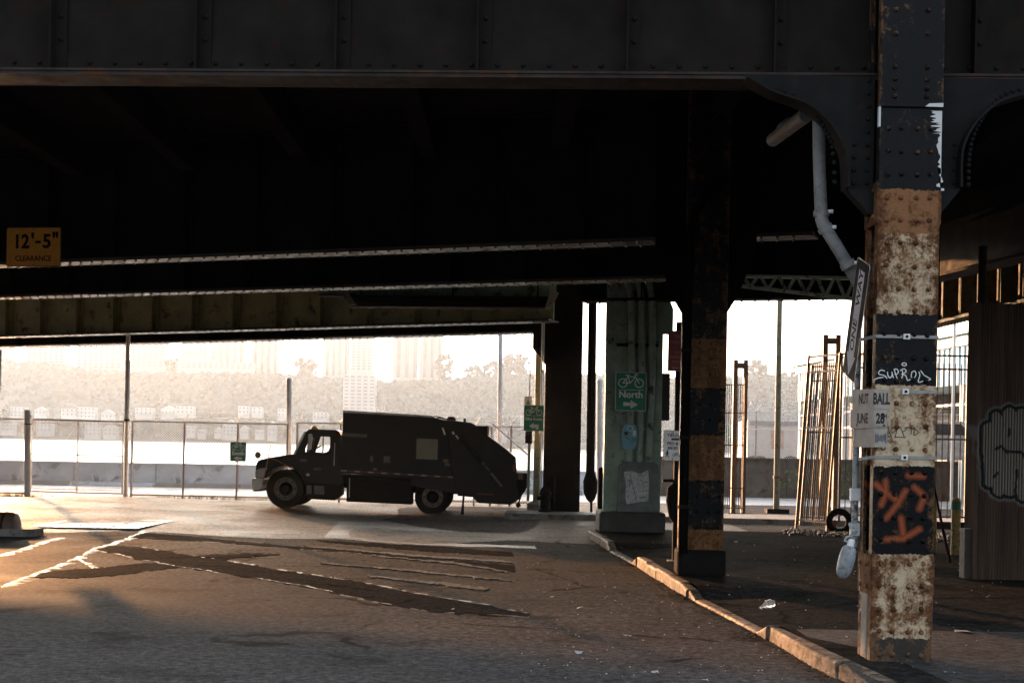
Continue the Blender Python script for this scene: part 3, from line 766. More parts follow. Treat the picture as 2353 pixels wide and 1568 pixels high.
# ------------------------------------------------------------------ banded, rusty column paint
def banded(name, base, half, bands, strokes=None, rscale=7.0):
    t = NT(name); geo = t.n('NewGeometry'); sp = t.n('SeparateXYZ'); t.l(geo.outputs['Position'], sp.inputs[0])
    pos = geo.outputs['Position']
    wob = t.math('MULTIPLY', t.math('SUBTRACT', t.noise(20, 7, .7, pos), .5), .075)
    z = t.math('ADD', t.math('SUBTRACT', sp.outputs[2], base[2]), wob); x = t.math('SUBTRACT', sp.outputs[0], base[0])
    zn = t.math('DIVIDE', z, 6.5)
    c = t.ramp(zn, [(max(0, b[0] / 6.5), b[1]) for b in bands], 'CONSTANT')
    rl = t.ramp(zn, [(max(0, b[0] / 6.5), (b[2],) * 3) for b in bands], 'CONSTANT')
    fine = t.noise(38, 6, .7, pos); mid = t.noise(rscale, 9, .72, pos, .6); big = t.noise(2.2, 4, .6, pos)
    var = t.mix(t.math('MULTIPLY', fine, 1.0), (.72, .70, .66), (1.15, 1.15, 1.15))
    mul = t.n('Mix', data_type='RGBA', blend_type='MULTIPLY'); mul.inputs['Factor'].default_value = 1.0; t.l(c, mul.inputs['A']); t.l(var, mul.inputs['B']); c = mul.outputs['Result']
    ed = t.math('POWER', t.math('DIVIDE', t.math('ABSOLUTE', x), half), 7.0)
    m = t.math('ADD', t.math('ADD', mid, t.math('MULTIPLY', t.math('SUBTRACT', fine, .5), .62)), t.math('ADD', t.math('MULTIPLY', ed, .16), t.math('SUBTRACT', rl, .72)))
    m = t.math('ADD', m, t.math('MULTIPLY', t.math('SUBTRACT', big, .5), .35))
    smp = t.n('Mapping'); smp.inputs['Scale'].default_value = (13, 13, 1.1); t.l(pos, smp.inputs['Vector'])
    m = t.math('ADD', m, t.math('MULTIPLY', t.math('SUBTRACT', t.noise(1.0, 6, .65, smp.outputs[0]), .5), .42))
    msk = t.math('MULTIPLY', m, 5.5, clamp=True)
    halo = t.math('MULTIPLY', t.math('ADD', m, .10), 3.2, clamp=True)
    rc = t.ramp(t.noise(16, 7, .7, pos), [(.3, (.035, .016, .010)), (.5, (.11, .048, .022)), (.72, (.27, .13, .06))])
    c = t.mix(t.math('MULTIPLY', halo, .72), c, (.38, .19, .075))
    c = t.mix(msk, c, rc)
    if strokes:
        d = None
        for a, b in strokes:
            q = t.segdist((x, t.math('SUBTRACT', sp.outputs[2], base[2])), a, b); d = q if d is None else t.math('MINIMUM', d, q)
        d = t.math('ADD', d, t.math('MULTIPLY', t.math('SUBTRACT', t.noise(55, 5, .75, pos), .5), .035))
        f = t.math('SUBTRACT', 1.0, t.math('DIVIDE', t.math('SUBTRACT', d, .002), .034), clamp=True)
        c = t.mix(t.math('MULTIPLY', f, .72), c, (.42, .10, .035))
    t.l(c, t.b.inputs['Base Color'])
    t.l(t.ramp(msk, [(0, (.42,) * 3), (1, (.85,) * 3)]), t.b.inputs['Roughness'])
    t.b.inputs['Specular IOR Level'].default_value = .10
    t.bump(t.math('ADD', t.math('MULTIPLY', msk, -.6), t.math('ADD', t.math('MULTIPLY', fine, .6), t.noise(120, 3, .6, pos))), .35, .006)
    return t.m

# ------------------------------------------------------------------ the near rusty column
DC = 10.71
cb = at(2068.5, 1521, DC); cb.z = WZ + .004
HW = .232
WHITE = (.64, .52, .36); BLK = (.006, .006, .0068); SLT = (.009, .0092, .010); RUO = (.20, .085, .035)
def C1(cx, cyy):      # crop of the spray paint -> column local x,z
    p = at((2040 + cx / 2.8) * .945, (1080 + cyy / 2.8) * .945, DC); return (p.x - cb.x, p.z - cb.z)
SP = [[(250,270),(310,320)],[(310,320),(380,370)],[(315,250),(318,330)],[(318,330),(285,410)],[(450,315),(400,400)],[(400,400),(320,500)],[(470,210),(570,215)],[(510,290),(580,350)],[(580,350),(545,435)],[(420,500),(435,610)],[(320,645),(435,640)],[(435,640),(545,575)]]
M_COL = banded('rusty_banded_paint', cb, HW, [(0, (.05, .042, .036), .15), (.165, WHITE, .30), (.79, BLK, .04), (1.45, WHITE, .215), (2.06, SLT, .04), (2.60, WHITE, .325), (3.20, (.26, .115, .05), .26), (3.53, SLT, -.02)], [(C1(*a), C1(*b)) for a, b in SP])
col = thing('riveted_column', 'rusty riveted steel column with peeling white and black paint bands beside the kerb', 'column', tuple(cb))
yf = DC
ztop = ZT - .01
def cbx(x0, x1, y0, y1, z0, z1, nm, m=M_COL, **k):
    return MB().box((cb.x + x0, y0, cb.z + z0), (cb.x + x1, y1, cb.z + z1)).build(nm, m, col, **k)
cbx(-HW, HW, yf, yf + .022, 0, 4.17, 'front_plate', bevel=.004)
cbx(-HW - .012, HW + .004, yf - .022, yf + .022, 4.172, ztop - cb.z, 'upper_plate', bevel=.004)
cbx(-HW, HW, yf + .36, yf + .385, 0, ztop - cb.z, 'back_plate', bevel=.004)
cbx(-.012, .012, yf + .0225, yf + .3595, 0, ztop - cb.z, 'web')
for s in (-1, 1):
    cbx(s * (HW - .001), s * (HW - .025), yf + .0225, yf + .10, 0, ztop - cb.z, 'front_angle')
    cbx(s * (HW - .001), s * (HW - .025), yf + .29, yf + .3595, 0, ztop - cb.z, 'back_angle')
    cbx(s * (HW + .001), s * (HW + .010), yf + .004, yf + .38, .50, .80, 'batten_plate')
    cbx(s * (HW + .001), s * (HW + .010), yf + .004, yf + .38, 3.3, 3.62, 'batten_plate')
mb = MB(); z0 = 0
for s, w in ((-1, 0), (1, .03)):
    mb = MB(); x0, x1 = sorted((cb.x + s * (HW - .03), cb.x + s * (HW + .006 + w)))
    mb.box((x0, yf + .105, cb.z), (x1, yf + .285, cb.z + .5)); mb.build('concrete_fill', M_CONC, col, bevel=.015)
M_COLR = banded('rusty_rivet_paint', cb, 9.0, [(0, (.05, .042, .036), .3), (.165, WHITE, .42), (.79, BLK, .10), (1.45, WHITE, .38), (2.06, SLT, .06), (2.60, WHITE, .46), (3.20, RUO, .40), (3.53, SLT, .15)])
rmc = rivet_mesh('rivet', .0205, .021, M_COLR)
zs = [.055 + .172 * k for k in range(25)]
for z in zs:
    for x in (-.168, -.066, .052, .152):
        zz_ = z + rs.uniform(-.006, .006)
        if zz_ < 4.12: piece('rivet', rmc, col, (cb.x + x + rs.uniform(-.005, .005), yf, cb.z + zz_))
for z in (4.25, 4.31, 4.38, 4.47, 4.72, 4.9): 
    for x in (-.13, .11): piece('rivet', rmc, col, (cb.x + x, yf - .022, cb.z + z))
for z in (.56, .73, 3.36, 3.56):
    for y in (.09, .28): piece('rivet', rmc, col, (cb.x - HW - .010, yf + y, cb.z + z), rot=(0, 0, R(-90)))
# curved knee brackets
DB = yf + .16
LC = [(1712,186),(1771,219),(1843,245),(1893,283),(1919,321),(1936,358),(1940,435)]
RC = [(2202,435),(2202,380),(2208,338),(2227,300),(2252,270),(2290,241),(2352,222),(2420,200)]
def xz(p, d=DB): q = at(*p, d); return (q.x, q.z)
def smoothpts(P, n=4):
    out = []
    for i in range(len(P) - 1):
        p0, p1, p2, p3 = (Vector(P[max(0, min(len(P)-1, j))]) for j in (i-1, i, i+1, i+2))
        for k in range(n):
            t = k / n; out.append(.5 * ((2*p1) + (-p0+p2)*t + (2*p0-5*p1+4*p2-p3)*t*t + (-p0+3*p1-3*p2+p3)*t**3))
    return [tuple(p) for p in out] + [tuple(P[-1])]
zgb = zg1 - .003
for cur, side in ((LC, -1), (RC, 1)):
    cs = [xz(p) for p in smoothpts(cur)]
    edge = cb.x + side * (HW + .002)
    if side < 0: loop = [(cs[0][0], zgb)] + cs + [(edge, cs[-1][1]), (edge, zgb)]
    else: loop = [(edge, zgb), (edge, cs[0][1])] + cs + [(cs[-1][0], zgb)]
    MB().prism([loop], DB, DB + .02).build('knee_bracket', M_SLATE, col)
    mb = MB(); oo = []
    for i, p in enumerate(cs):
        q = cs[min(i+1, len(cs)-1)]; o = cs[max(i-1, 0)]; d = Vector((q[0]-o[0], q[1]-o[1])).normalized(); n = Vector((d.y, -d.x)) * (-.018)
        oo.append((p[0] + n.x, p[1] + n.y))
    for i in range(len(cs) - 1):
        mb.add([(cs[i][0], DB - .11, cs[i][1]), (cs[i+1][0], DB - .11, cs[i+1][1]), (oo[i+1][0], DB - .11, oo[i+1][1]), (oo[i][0], DB - .11, oo[i][1]),
                (cs[i][0], DB + .13, cs[i][1]), (cs[i+1][0], DB + .13, cs[i+1][1]), (oo[i+1][0], DB + .13, oo[i+1][1]), (oo[i][0], DB + .13, oo[i][1])],
               [(0,1,2,3),(7,6,5,4),(0,4,5,1),(2,6,7,3),(1,5,6,2),(0,3,7,4)])
    mb.build('bracket_flange', M_SLATE, col)
    # foot wedge
    zb_ = cs[-1][1] if side < 0 else cs[0][1]; xo = cs[-1][0] if side < 0 else cs[0][0]
    MB().prism([[(xo, zb_ - .004), (edge, zb_ - .004), (edge, zb_ - .20), (edge + side * .04, zb_ - .19)]], DB - .06, DB + .08).build('bracket_foot', M_SLATE, col)
    rb = rivet_mesh('rivet', .019, .015, M_SLATE)
    ln = cs if side < 0 else cs[::-1]
    for i in range(2, len(ln) - 1, 1):
        d = Vector((ln[i+1][0]-ln[i-1][0], ln[i+1][1]-ln[i-1][1])).normalized(); n = Vector((d.y, -d.x)) * (.075 * side)
        piece('rivet', rb, col, (ln[i][0] - n.x * -1 * 1.0 if False else ln[i][0] + (-n.x if side > 0 else -n.x), DB, ln[i][1] + abs(n.y) ))
    for z in range(9): piece('rivet', rb, col, (edge + side * .05, DB, zb_ + .05 + z * .098))
    for z in range(4): piece('rivet', rb, col, (edge + side * .15, DB, zb_ + .05 + z * .098))
# white drips of old paint at the upper right edge
M_DRIP = NT('white_paint_drips'); q_ = M_DRIP; q_.b.inputs['Base Color'].default_value = (.66, .66, .64, 1); q_.b.inputs['Roughness'].default_value = .6
def blob(x0, x1, z0, z1, seed, nm, jag=.03):
    rl = random.Random(seed); n = 26; L = []
    for k in range(n + 1):
        z = z0 + (z1 - z0) * k / n; L.append((x0 + rl.uniform(0, jag) * (1 + 1.2 * (k < n * .5)), z))
    mb = MB(); mb.prism([[(x1, z0), (x1, z1)] + L[::-1]], yf - .0014, yf - .0004); return mb.build(nm, q_.m, col)
blob(cb.x + HW - .085, cb.x + HW + .002, cb.z + 3.98, cb.z + 4.15, 1, 'paint_drip', .045)
blob(cb.x + HW - .035, cb.x + HW + .002, cb.z + 3.55, cb.z + 3.98, 2, 'paint_drip', .03)
MB().prism([[(cb.x + .10, cb.z + 4.176), (cb.x + HW + .004, cb.z + 4.174), (cb.x + HW + .004, cb.z + 4.205), (cb.x + .13, cb.z + 4.2)]], yf - .0235, yf - .0225).build('paint_drip', q_.m, col)
MB().box((cb.x - HW - .0135, yf - .02, cb.z + 4.02), (cb.x - HW - .0001, yf + .02, cb.z + 4.171)).build('paint_drip', q_.m, col)
# tags written on the column
def C2(cx, cyy):
    p = at((2040 + cx / 6.272) * .945, (880 + cyy / 6.272) * .945, DC); return (p.x, p.z)
M_TAGW = mat('white_marker', (.75, .75, .73), .6, var=.08, bump=0); M_TAGK = mat('black_marker', (.015, .015, .016), .6, var=.1, bump=0)
def tagline(paths, w, m, nm):
    mb = MB()
    for k, P in enumerate(paths):
        stroke(mb, smoothpts([C2(*p) for p in P], 5) if len(P) > 2 else [C2(*p) for p in P], w, yf - .0022 - k * 1e-4, yf - .0012)
    return mb.build(nm, m, col)
tagline([[(690,135),(640,120),(600,150),(610,185),(680,200),(722,240),(705,282)], [(525,270),(600,238),(700,232)], [(733,150),(742,205),(775,238),(805,190),(800,150),(822,238)],
         [(833,110),(872,104),(900,145),(868,185),(845,180)], [(838,118),(860,190),(884,252)], [(930,125),(985,100),(1018,135),(990,165),(952,180)], [(960,125),(965,190),(950,240)], [(952,180),(1010,205),(1040,275),(1085,258)],
         [(1105,150),(1150,135),(1168,190),(1130,250),(1095,215),(1105,150)], [(1240,130),(1262,158),(1280,182)], [(1212,148),(1226,200),(1203,300),(1290,285),(1388,262),(1340,225),(1285,195)],
         [(985,8),(1020,25),(1010,52),(970,50),(955,25),(985,8)]], .0068, M_TAGW, 'graffiti_tag')
tagline([[(742,980),(762,1060),(792,1135),(735,1112)], [(778,1015),(820,995),(862,1005),(850,1050),(800,1075)], [(884,985),(868,1070),(845,1142)], [(845,1142),(930,1140),(1012,1146)], [(928,985),(960,1060),(990,1140)], [(985,1005),(1035,990),(1010,1030),(965,1060)],
         [(1040,995),(1090,992),(1150,1000)], [(1098,998),(1092,1095)], [(1140,1005),(1205,1060),(1180,1090),(1135,1106),(1142,1010)]], .0060, M_TAGK, 'graffiti_tag')

# metal straps with buckles around the column
M_BAND = mat('strap_steel', (.27, .26, .245), .42, metal=.2, var=.2, scale=14, bump=.1)
for (yy, xa, lab) in ((773, -HW, 'bright steel strap around the black band of the rusty column'), (899, -.04, 'steel strap holding the paper posters to the rusty column'), (1050, -HW, 'lowest steel strap around the white band of the rusty column')):
    z = at(2065, yy, DC).z
    s_t = thing('metal_strap', lab, 'strap', (cb.x, yf, z), group='steel straps on the column')
    xa = max(xa, -HW)
    MB().box((cb.x + xa, yf - .008, z - .012), (cb.x + HW + .004, yf - .004, z + .012)).build('band', M_BAND, s_t)
    MB().box((cb.x + HW + .004, yf - .008, z - .012), (cb.x + HW + .007, yf + .39, z + .012)).build('band', M_BAND, s_t)
    if xa == -HW:
        MB().bar((cb.x - HW, yf - .006, z), (cb.x - HW - .09, yf + .10, z - .02), .004, .024).build('band', M_BAND, s_t)
    MB().box((cb.x - .03, yf - .024, z - .021), (cb.x + .02, yf - .0085, z + .021)).build('buckle', M_GALV, s_t, bevel=.003)
    MB().tube([(cb.x - .005, yf - .030, z), (cb.x - .005, yf - .0245, z)], .011, 10).build('screw', M_STEEL, s_t)

# paper posters wrapped round the left corner
M_PAPER = mat('weathered_paper', (.40, .34, .285), .85, var=.18, scale=9, bump=.4, bscale=25)
M_PAPER2 = mat('weathered_paper_backlit', (.40, .33, .27), .85, var=.2, scale=9, bump=.4, bscale=25)  # side sheets tinted for light coming through the paper
M_INK = mat('poster_ink', (.018, .018, .020), .7, var=.2, bump=0); M_INKB = mat('poster_ink_brown', (.085, .045, .032), .7, var=.3, bump=0); M_INKG = mat('poster_ink_grey', (.13, .14, .14), .7, var=.4, scale=30, bump=0)
pz = [at(2010, y, DC).z for y in (893, 940, 983, 1027)]
xl, xm, xr_ = at(1992, 960, DC).x, at(1992, 960, DC).x, at(2037, 960, DC).x
xl = cb.x - HW - .004
bx = at(1957, 960, DC + .19).x
rowtxt = [('NUT', 'BALL'), ('JUNE', '28'), None]
pst = thing('paper_poster', 'torn hand lettered paper poster reading BALL 28TH on the rusty column', 'poster', (cb.x - HW, yf, pz[3]))
for r_ in range(3):
    za, zb2 = pz[r_], pz[r_ + 1]
    MB().box((xl - .002, yf - .018 - .001 * r_, zb2 + .002), (xr_ + .012 * (r_ == 0), yf - .0155, za - .002)).build('sheet', M_PAPER, pst)
    a = Vector((xl - .003, yf - .016)); b = Vector((bx + .02 * (r_ == 2) - .012 * (r_ == 1), yf + .19)); d = (b - a)
    n = Vector((-d.y, d.x)).normalized() * .0012
    if n.x > 0: n = -n
    MB().add([(a.x, a.y, za), (b.x, b.y, za), (b.x, b.y, zb2), (a.x, a.y, zb2), (a.x - n.x, a.y - n.y, za), (b.x - n.x, b.y - n.y, za), (b.x - n.x, b.y - n.y, zb2), (a.x - n.x, a.y - n.y, zb2)],
             [(0,1,2,3),(7,6,5,4),(0,4,5,1),(1,5,6,2),(2,6,7,3),(3,7,4,0)]).build('sheet', M_PAPER2, pst)
    ang = math.atan2(-d.y, -d.x)
    if rowtxt[r_]:
        m2 = text2d(rowtxt[r_][1], .115 if r_ == 0 else .105, .004, 0, 0, 0, .50 if r_ == 0 else .62); m2.v = [(xl + (xr_ - xl) * (.5 if r_ == 0 else .44) + v[0], yf - .0205, (za + zb2) / 2 + v[2]) for v in m2.v]; m2.build('lettering', M_INK, pst)
        if r_ == 1:
            m2 = text2d('TH', .045, .002); m2.v = [(xr_ - .026 + v[0] * .7, yf - .0205, za - .05 + v[2]) for v in m2.v]; m2.build('lettering', M_INK, pst)
            L = [(xl + .012, zb2 + .012)]
            for k in range(1, 12): L.append((xl + .012 + k * .0105, zb2 + .012 + (.006 if k % 2 else -.004)))
            stroke(MB_ := MB(), L, .0025, yf - .0206, yf - .0202); MB_.build('drawn_line', M_INK, pst)
        m2 = text2d(rowtxt[r_][0], .105, .003)
        sx = d.length / .19 * .62
        m2.v = [(a.x + d.x * .48 + v[0] * math.cos(ang) * sx * .62 + n.x * 2, a.y + d.y * .48 + v[0] * math.sin(ang) * sx * .62 + n.y * 2, (za + zb2) / 2 + v[2]) for v in m2.v]
        m2.build('lettering', M_INKB, pst)
    else:
        for (x0, x1, mm) in ((0.02, .98, M_INKG),):
            rl = random.Random(9); up, lo = [], []
            for k in range(13):
                t = k / 12; xx = xl + (xr_ - xl) * (.06 + .88 * t); e = abs(t - .5) * 2
                up.append((xx, (za + zb2)/2 + .018 + .028 * e * e + rl.uniform(-.012, .012))); lo.append((xx, (za + zb2)/2 - .020 - .028 * e * e + rl.uniform(-.012, .012)))
            MB().prism([up + lo[::-1]], yf - .0212, yf - .0204).build('ink_shape', mm, pst)
# the bent ONE WAY sign on the left side
ow = at(1970, 735, 10.78)
sg = thing('one_way_sign', 'bent black and white ONE WAY sign seen almost edge on beside the rusty column', 'sign', (ow.x - .01, ow.y + .01, ow.z), R(-85))
u70 = R(70)
def rot2(p, a): return (p[0]*math.cos(a) - p[1]*math.sin(a), p[0]*math.sin(a) + p[1]*math.cos(a))
M_SGNK = mat('black_sign_sheeting', (.016, .016, .017), .6, var=.2, bump=.05, spec=.06); M_SGNW = mat('white_sign_sheeting', (.90, .89, .87), .42, var=.1, bump=.05); M_ALU = mat('bare_aluminium', (.42, .41, .40), .4, metal=.7, var=.15)
MB().prism([[rot2(p, u70) for p in rrect(.914, .305, .03)]], -.002, .002).build('plate', M_ALU, sg)
MB().prism([[rot2(p, u70) for p in rrect(.90, .291, .026)]], -.0032, -.0022).build('face', M_SGNK, sg)
arrow = [(-.43, 0), (-.27, .105), (-.27, .066), (.38, .066), (.38, -.066), (-.27, -.066), (-.27, -.105)]
MB().prism([[rot2(p, u70) for p in arrow]], -.0042, -.0034).build('arrow', mat('dull_white_sheeting', (.42, .41, .42), .6, bump=0, spec=.1), sg)
text2d('ONE   WAY', .125, .003, *rot2((.07, 0), u70), rot=u70, sx=.95, y=-.0046).build('lettering', M_SGNK, sg)

# grey downpipe with clamps
D2 = DC + .55
pp = [at(1779, 318, 13.2), at(1822, 290, 12.4), at(1858, 262, 11.6)]
dp = thing('downpipe', 'grey downpipe with clamps bending toward the rusty column', 'pipe', tuple(at(1960, 700, D2)))
MB().tube([at(1775, 322, 13.2), at(1852, 264, 11.9)], .062, 14).build('branch', M_PVC, dp, smooth=True)
MB().tube([at(1800, 300, 12.8), at(1815, 288, 12.6)], .072, 14).build('coupling', M_PVC, dp, smooth=True)
MB().tube([at(1872, 180, 11.5), at(1880, 262, D2), at(1882, 380, D2), at(1886, 492, D2)], .05, 14).build('pipe', M_PVC, dp, smooth=True)
MB().tube([at(1886, 490, D2), at(1887, 503, D2), at(1891, 515, D2), at(1898, 528, D2)], .0505, 14).build('elbow', M_PVC, dp, smooth=True)
MB().tube([at(1896, 524, D2), at(1920, 563, D2), at(1946, 606, D2 + .05), at(1975, 655, D2 + .1)], .0495, 14).build('pipe', M_PVC, dp, smooth=True)
for a, b in (((1886, 484), (1886.5, 497)), ((1893, 520), (1899, 530)), ((1944, 602), (1951, 613))):
    MB().tube([at(*a, D2 + .01), at(*b, D2 + .01)], .062, 14).build('clamp', M_PVC, dp, smooth=True)
    p = at(a[0] + 17, a[1] + 2, D2 - .02); MB().tube([p, p + Vector((.035, -.01, .0))], .016, 10).build('clamp_bolt', M_GALV, dp)
# flaking conduit down the back left edge and the hanging grey canister
dc = DC + .44
cdt = thing('conduit', 'pale flaking conduit running down the left edge of the rusty column', 'conduit', tuple(at(1962, 1240, dc)))
M_FLAKE = mat('flaking_blue_grey_paint', (.34, .36, .36), .6, var=.3, scale=12, bump=.4, rust=.35, stain=(.05, .04, .035))
MB().tube([at(1975, 650, dc), at(1972, 760, dc), at(1967, 1000, dc), at(1962, 1255, dc)], .026, 10).build('pipe', M_FLAKE, cdt, smooth=True)
for y in (1135, 1215): MB().box(at(1952, y + 14, dc) - Vector((0, .04, 0)), at(1976, y - 14, dc) + Vector((0, .02, 0))).build('clamp', M_GALV, cdt, bevel=.004)
cn = at(1943, 1290, 10.62)
can = thing('canister', 'grey rounded canister hanging by its neck at the foot of the rusty column', 'canister', tuple(at(1935, 1328, 10.62)))
ax = (at(1953, 1252, 10.62) - at(1933, 1328, 10.62)); a0 = at(1933, 1328, 10.62); Ln = ax.length; ax.normalize()
MB().tube([a0 + ax * t * Ln for t in (0, .04, .12, .25, .45, .7, .88, .96, 1.0)], [.012, .03, .047, .056, .060, .060, .054, .040, .018], 18).build('body', mat('grey_blue_enamel', (.26, .29, .31), .48, var=.3, scale=14, bump=.15, rust=.25, stain=(.16, .13, .09)), can, smooth=True)
tp = a0 + ax * Ln
MB().tube([tp - ax * .02, tp + ax * .04, tp + ax * .05], [.028, .026, .014], 12).build('neck', M_GALV, can, smooth=True)
MB().tube([tp + ax * .02, tp + Vector((-.045, 0, .035)), tp + Vector((-.03, 0, .06)), tp + Vector((.02, .03, .075)), tp + Vector((.06, .12, .09))], .010, 6).build('tie_wire', M_FLAKE, can)
MB().tube([tp + Vector((.06, .12, .09)), tp + Vector((.05, .2, .15))], .022, 8).build('valve', M_FLAKE, can)

# ------------------------------------------------------------------ second column, black and yellow
D3 = 17.6
b2 = at(1611, 1325, D3); b2.z = WZ
YEL = (.085, .036, .011)
M_STRIPE = banded('black_yellow_paint', b2, .27, [(0, (.008, .0075, .007), .1), (.14, YEL, .22), (.57, (.004, .004, .0045), .05), (1.17, YEL, .14), (1.74, (.004, .004, .0045), .05), (2.335, YEL, .18), (2.92, (.007, .0065, .006), .08)])
c2 = thing('striped_column', 'dark steel column with black and yellow stripes on the sidewalk', 'column', tuple(b2))
def c2b(x0, x1, y0, y1, z0, z1, nm, m=M_STRIPE, **k): return MB().box((b2.x + x0, D3 + y0, b2.z + z0), (b2.x + x1, D3 + y1, b2.z + z1)).build(nm, m, c2, **k)
c2b(-.262, .262, 0, .022, 0, ZT - .2, 'front_plate', bevel=.004)
c2b(-.262, .262, .38, .402, 0, ZT - .2, 'back_plate', bevel=.004)
c2b(-.012, .012, .0225, .3795, 0, ZT - .2, 'web')
for s in (-1, 1):
    c2b(s * .261, s * .237, .0225, .11, 0, ZT - .2, 'front_angle'); c2b(s * .261, s * .237, .29, .3795, 0, ZT - .2, 'back_angle')
c2b(-.30, .30, -.035, .43, 0, .34, 'concrete_foot', mat('dark_concrete', (.012, .011, .010), .9, spec=.03, bump=.4), bevel=.05)
r2 = rivet_mesh('rivet', .02, .016, M_STRIPE)
for k in range(22):
    for x in (-.2, -.07, .07, .2): piece('rivet', r2, c2, (b2.x + x, D3, b2.z + .42 + k * .19))
zk = at(1660, 700, D3).z
for s in (-1, 1):
    MB().prism([[(b2.x + s * .263, zk - .1), (b2.x + s * .36, zk + .06), (b2.x + s * .47, zk + .3), (b2.x + s * .62, zk + .75), (b2.x + s * .62, ZT - .3), (b2.x + s * .263, ZT - .3)]], D3 + .1, D3 + .30).build('knee_bracket', M_MATT, c2)
# drain pipe in the dark beside the second column
dr = thing('drain_pipe', 'dark drain pipe rising beside the striped column to the deck', 'pipe', tuple(at(1572, 1180, D3 - .1)))
MB().tube([at(1655, 415, 15.5), at(1600, 480, 16.8), at(1586, 520, 17.3), at(1580, 700, 17.45), at(1573, 1000, 17.5), at(1569, 1270, 17.5)], .055, 10).build('pipe', M_MATT, dr, smooth=True)
for y in (800, 1000, 1160): MB().tube([at(1577 - (y-800)*.02, y, 17.47), at(1577 - (y-800)*.02, y + 8, 17.47)], .07, 10).build('collar', M_STEEL, dr, smooth=True)
# ------------------------------------------------------------------ green column on its plinth
D4 = 26.7
p4 = at(1452, 1222, D4); p4.z = WZ
gc = thing('green_column', 'wide green riveted column with conduits on a concrete plinth', 'column', tuple(p4))
def X4(x, y=1100, d=D4): return at(x, y, d).x
def Z4(y, x=1452, d=D4): return at(x, y, d).z
zp = Z4(1176)
MB().box((X4(1378), D4, WZ - .1), (X4(1531), D4 + 1.2, zp)).build('plinth', mat('plinth_concrete', (.065, .06, .055), .85, var=.4, scale=4, bump=.5, bscale=30), gc, bevel=.05)
x0, x1 = X4(1396, 900), X4(1524, 900)
yc = D4 + .45
MB().box((x0, yc, zp), (x1, yc + .03, ZT)).build('front_plate', M_GREEN, gc)
MB().box((x0, yc + .5, zp), (x1, yc + .53, ZT)).build('back_plate', M_GREEN, gc)
for s, xx in ((1, x0), (-1, x1)):
    MB().box((xx, yc + .031, zp), (xx + s * .03, yc + .499, ZT)).build('side_plate', M_GREEN, gc)
    MB().box((xx - s * .02, yc - .02, zp), (xx + s * .09, yc - .001, ZT)).build('corner_angle', M_GREEN, gc)
pts = []
z = zp + .1
while z < ZT - .1:
    for f in (.04, .12, .3, .7, .88, .96): pts.append((x0 + (x1 - x0) * f, yc - (.02 if f < .1 or f > .9 else 0), z))
    z += .155
rivets_mb(pts, .022, .02).build('rivets', M_GREEN, gc, kind='stuff')
mb = MB()
xa, xb = X4(1421), X4(1514); zt_ = Z4(1060)
mb.prism([[(xa, zp), (xb, zp), (xb, zt_ - .06), (xb - .08, zt_), (xa + .18, zt_), (xa + .04, zt_ - .06)]], D4 + .08, yc - .022)
mb.build('pedestal', mat('painted_pedestal', (.16, .19, .17), .7, var=.3, scale=5, bump=.4, bscale=30), gc, bevel=.02)
for i, xs in enumerate(((1447, 1451, 1446), (1470, 1474, 1468), (1494, 1498, 1489))):
    yy = yc - .09
    top = 650 + i * 0
    mb = MB(); mb.tube([at(xs[1] - 12, 640, yy + .05), at(xs[1] - 6, 655, yy), at(xs[1], 690, yy), at(xs[1], 850, yy), at(xs[2], 1060, yy)], .068, 12); mb.build('conduit', M_GREEN, gc, smooth=True)
    for y in (783, 803, 985):
        MB().tube([at(xs[1] - 1, y - 2, yy), at(xs[1] - 1, y + 3, yy)], .082, 12).build('coupling', M_GREEN, gc, smooth=True)
MB().box((X4(1414), yc - .05, Z4(792)), (X4(1512), yc - .021, Z4(785))).build('pipe_bracket', M_STEEL, gc)
MB().box((X4(1522, 900), yc + .1, Z4(962)), (X4(1546, 900), yc + .4, Z4(852))).build('junction_box', mat('brown_box', (.05, .045, .038), .7), gc, bevel=.01)
MB().prism([[(X4(1529, 700), Z4(760)), (X4(1556, 700), Z4(760)), (X4(1556, 700), Z4(700)), (X4(1548, 700), Z4(680)), (X4(1529, 700), Z4(664))]], yc + .2, yc + .23).build('gusset', M_TEAL, gc)
# torn white sheet on the pedestal
tp_ = thing('torn_notice', 'torn white paper notice pasted on the green pedestal', 'poster', tuple(at(1462, 1155, D4 + .07)))
rl = random.Random(4)
q = [(1433,1083),(1452,1081),(1470,1088),(1489,1079),(1491,1110),(1489,1150),(1470,1152),(1440,1157),(1436,1140),(1438,1115)]
MB().prism([[(at(*p, D4 + .07).x, at(*p, D4 + .07).z) for p in q]], D4 + .072, D4 + .0785).build('sheet', mat('torn_paper', (.62, .62, .61), .85, var=.3, scale=14, bump=.5, bscale=20, rust=.2, stain=(.2, .2, .2)), tp_)
mb = MB()
for P in (((1448,1090),(1452,1112),(1458,1130),(1462,1152)), ((1443,1105),(1447,1100),(1446,1118)), ((1470,1102),(1480,1108),(1488,1106)), ((1470,1144),(1484,1140))):
    stroke(mb, [(at(*p, D4 + .07).x, at(*p, D4 + .07).z) for p in P], .012, D4 + .0700, D4 + .0715)
mb.build('print', M_INKG, tp_)

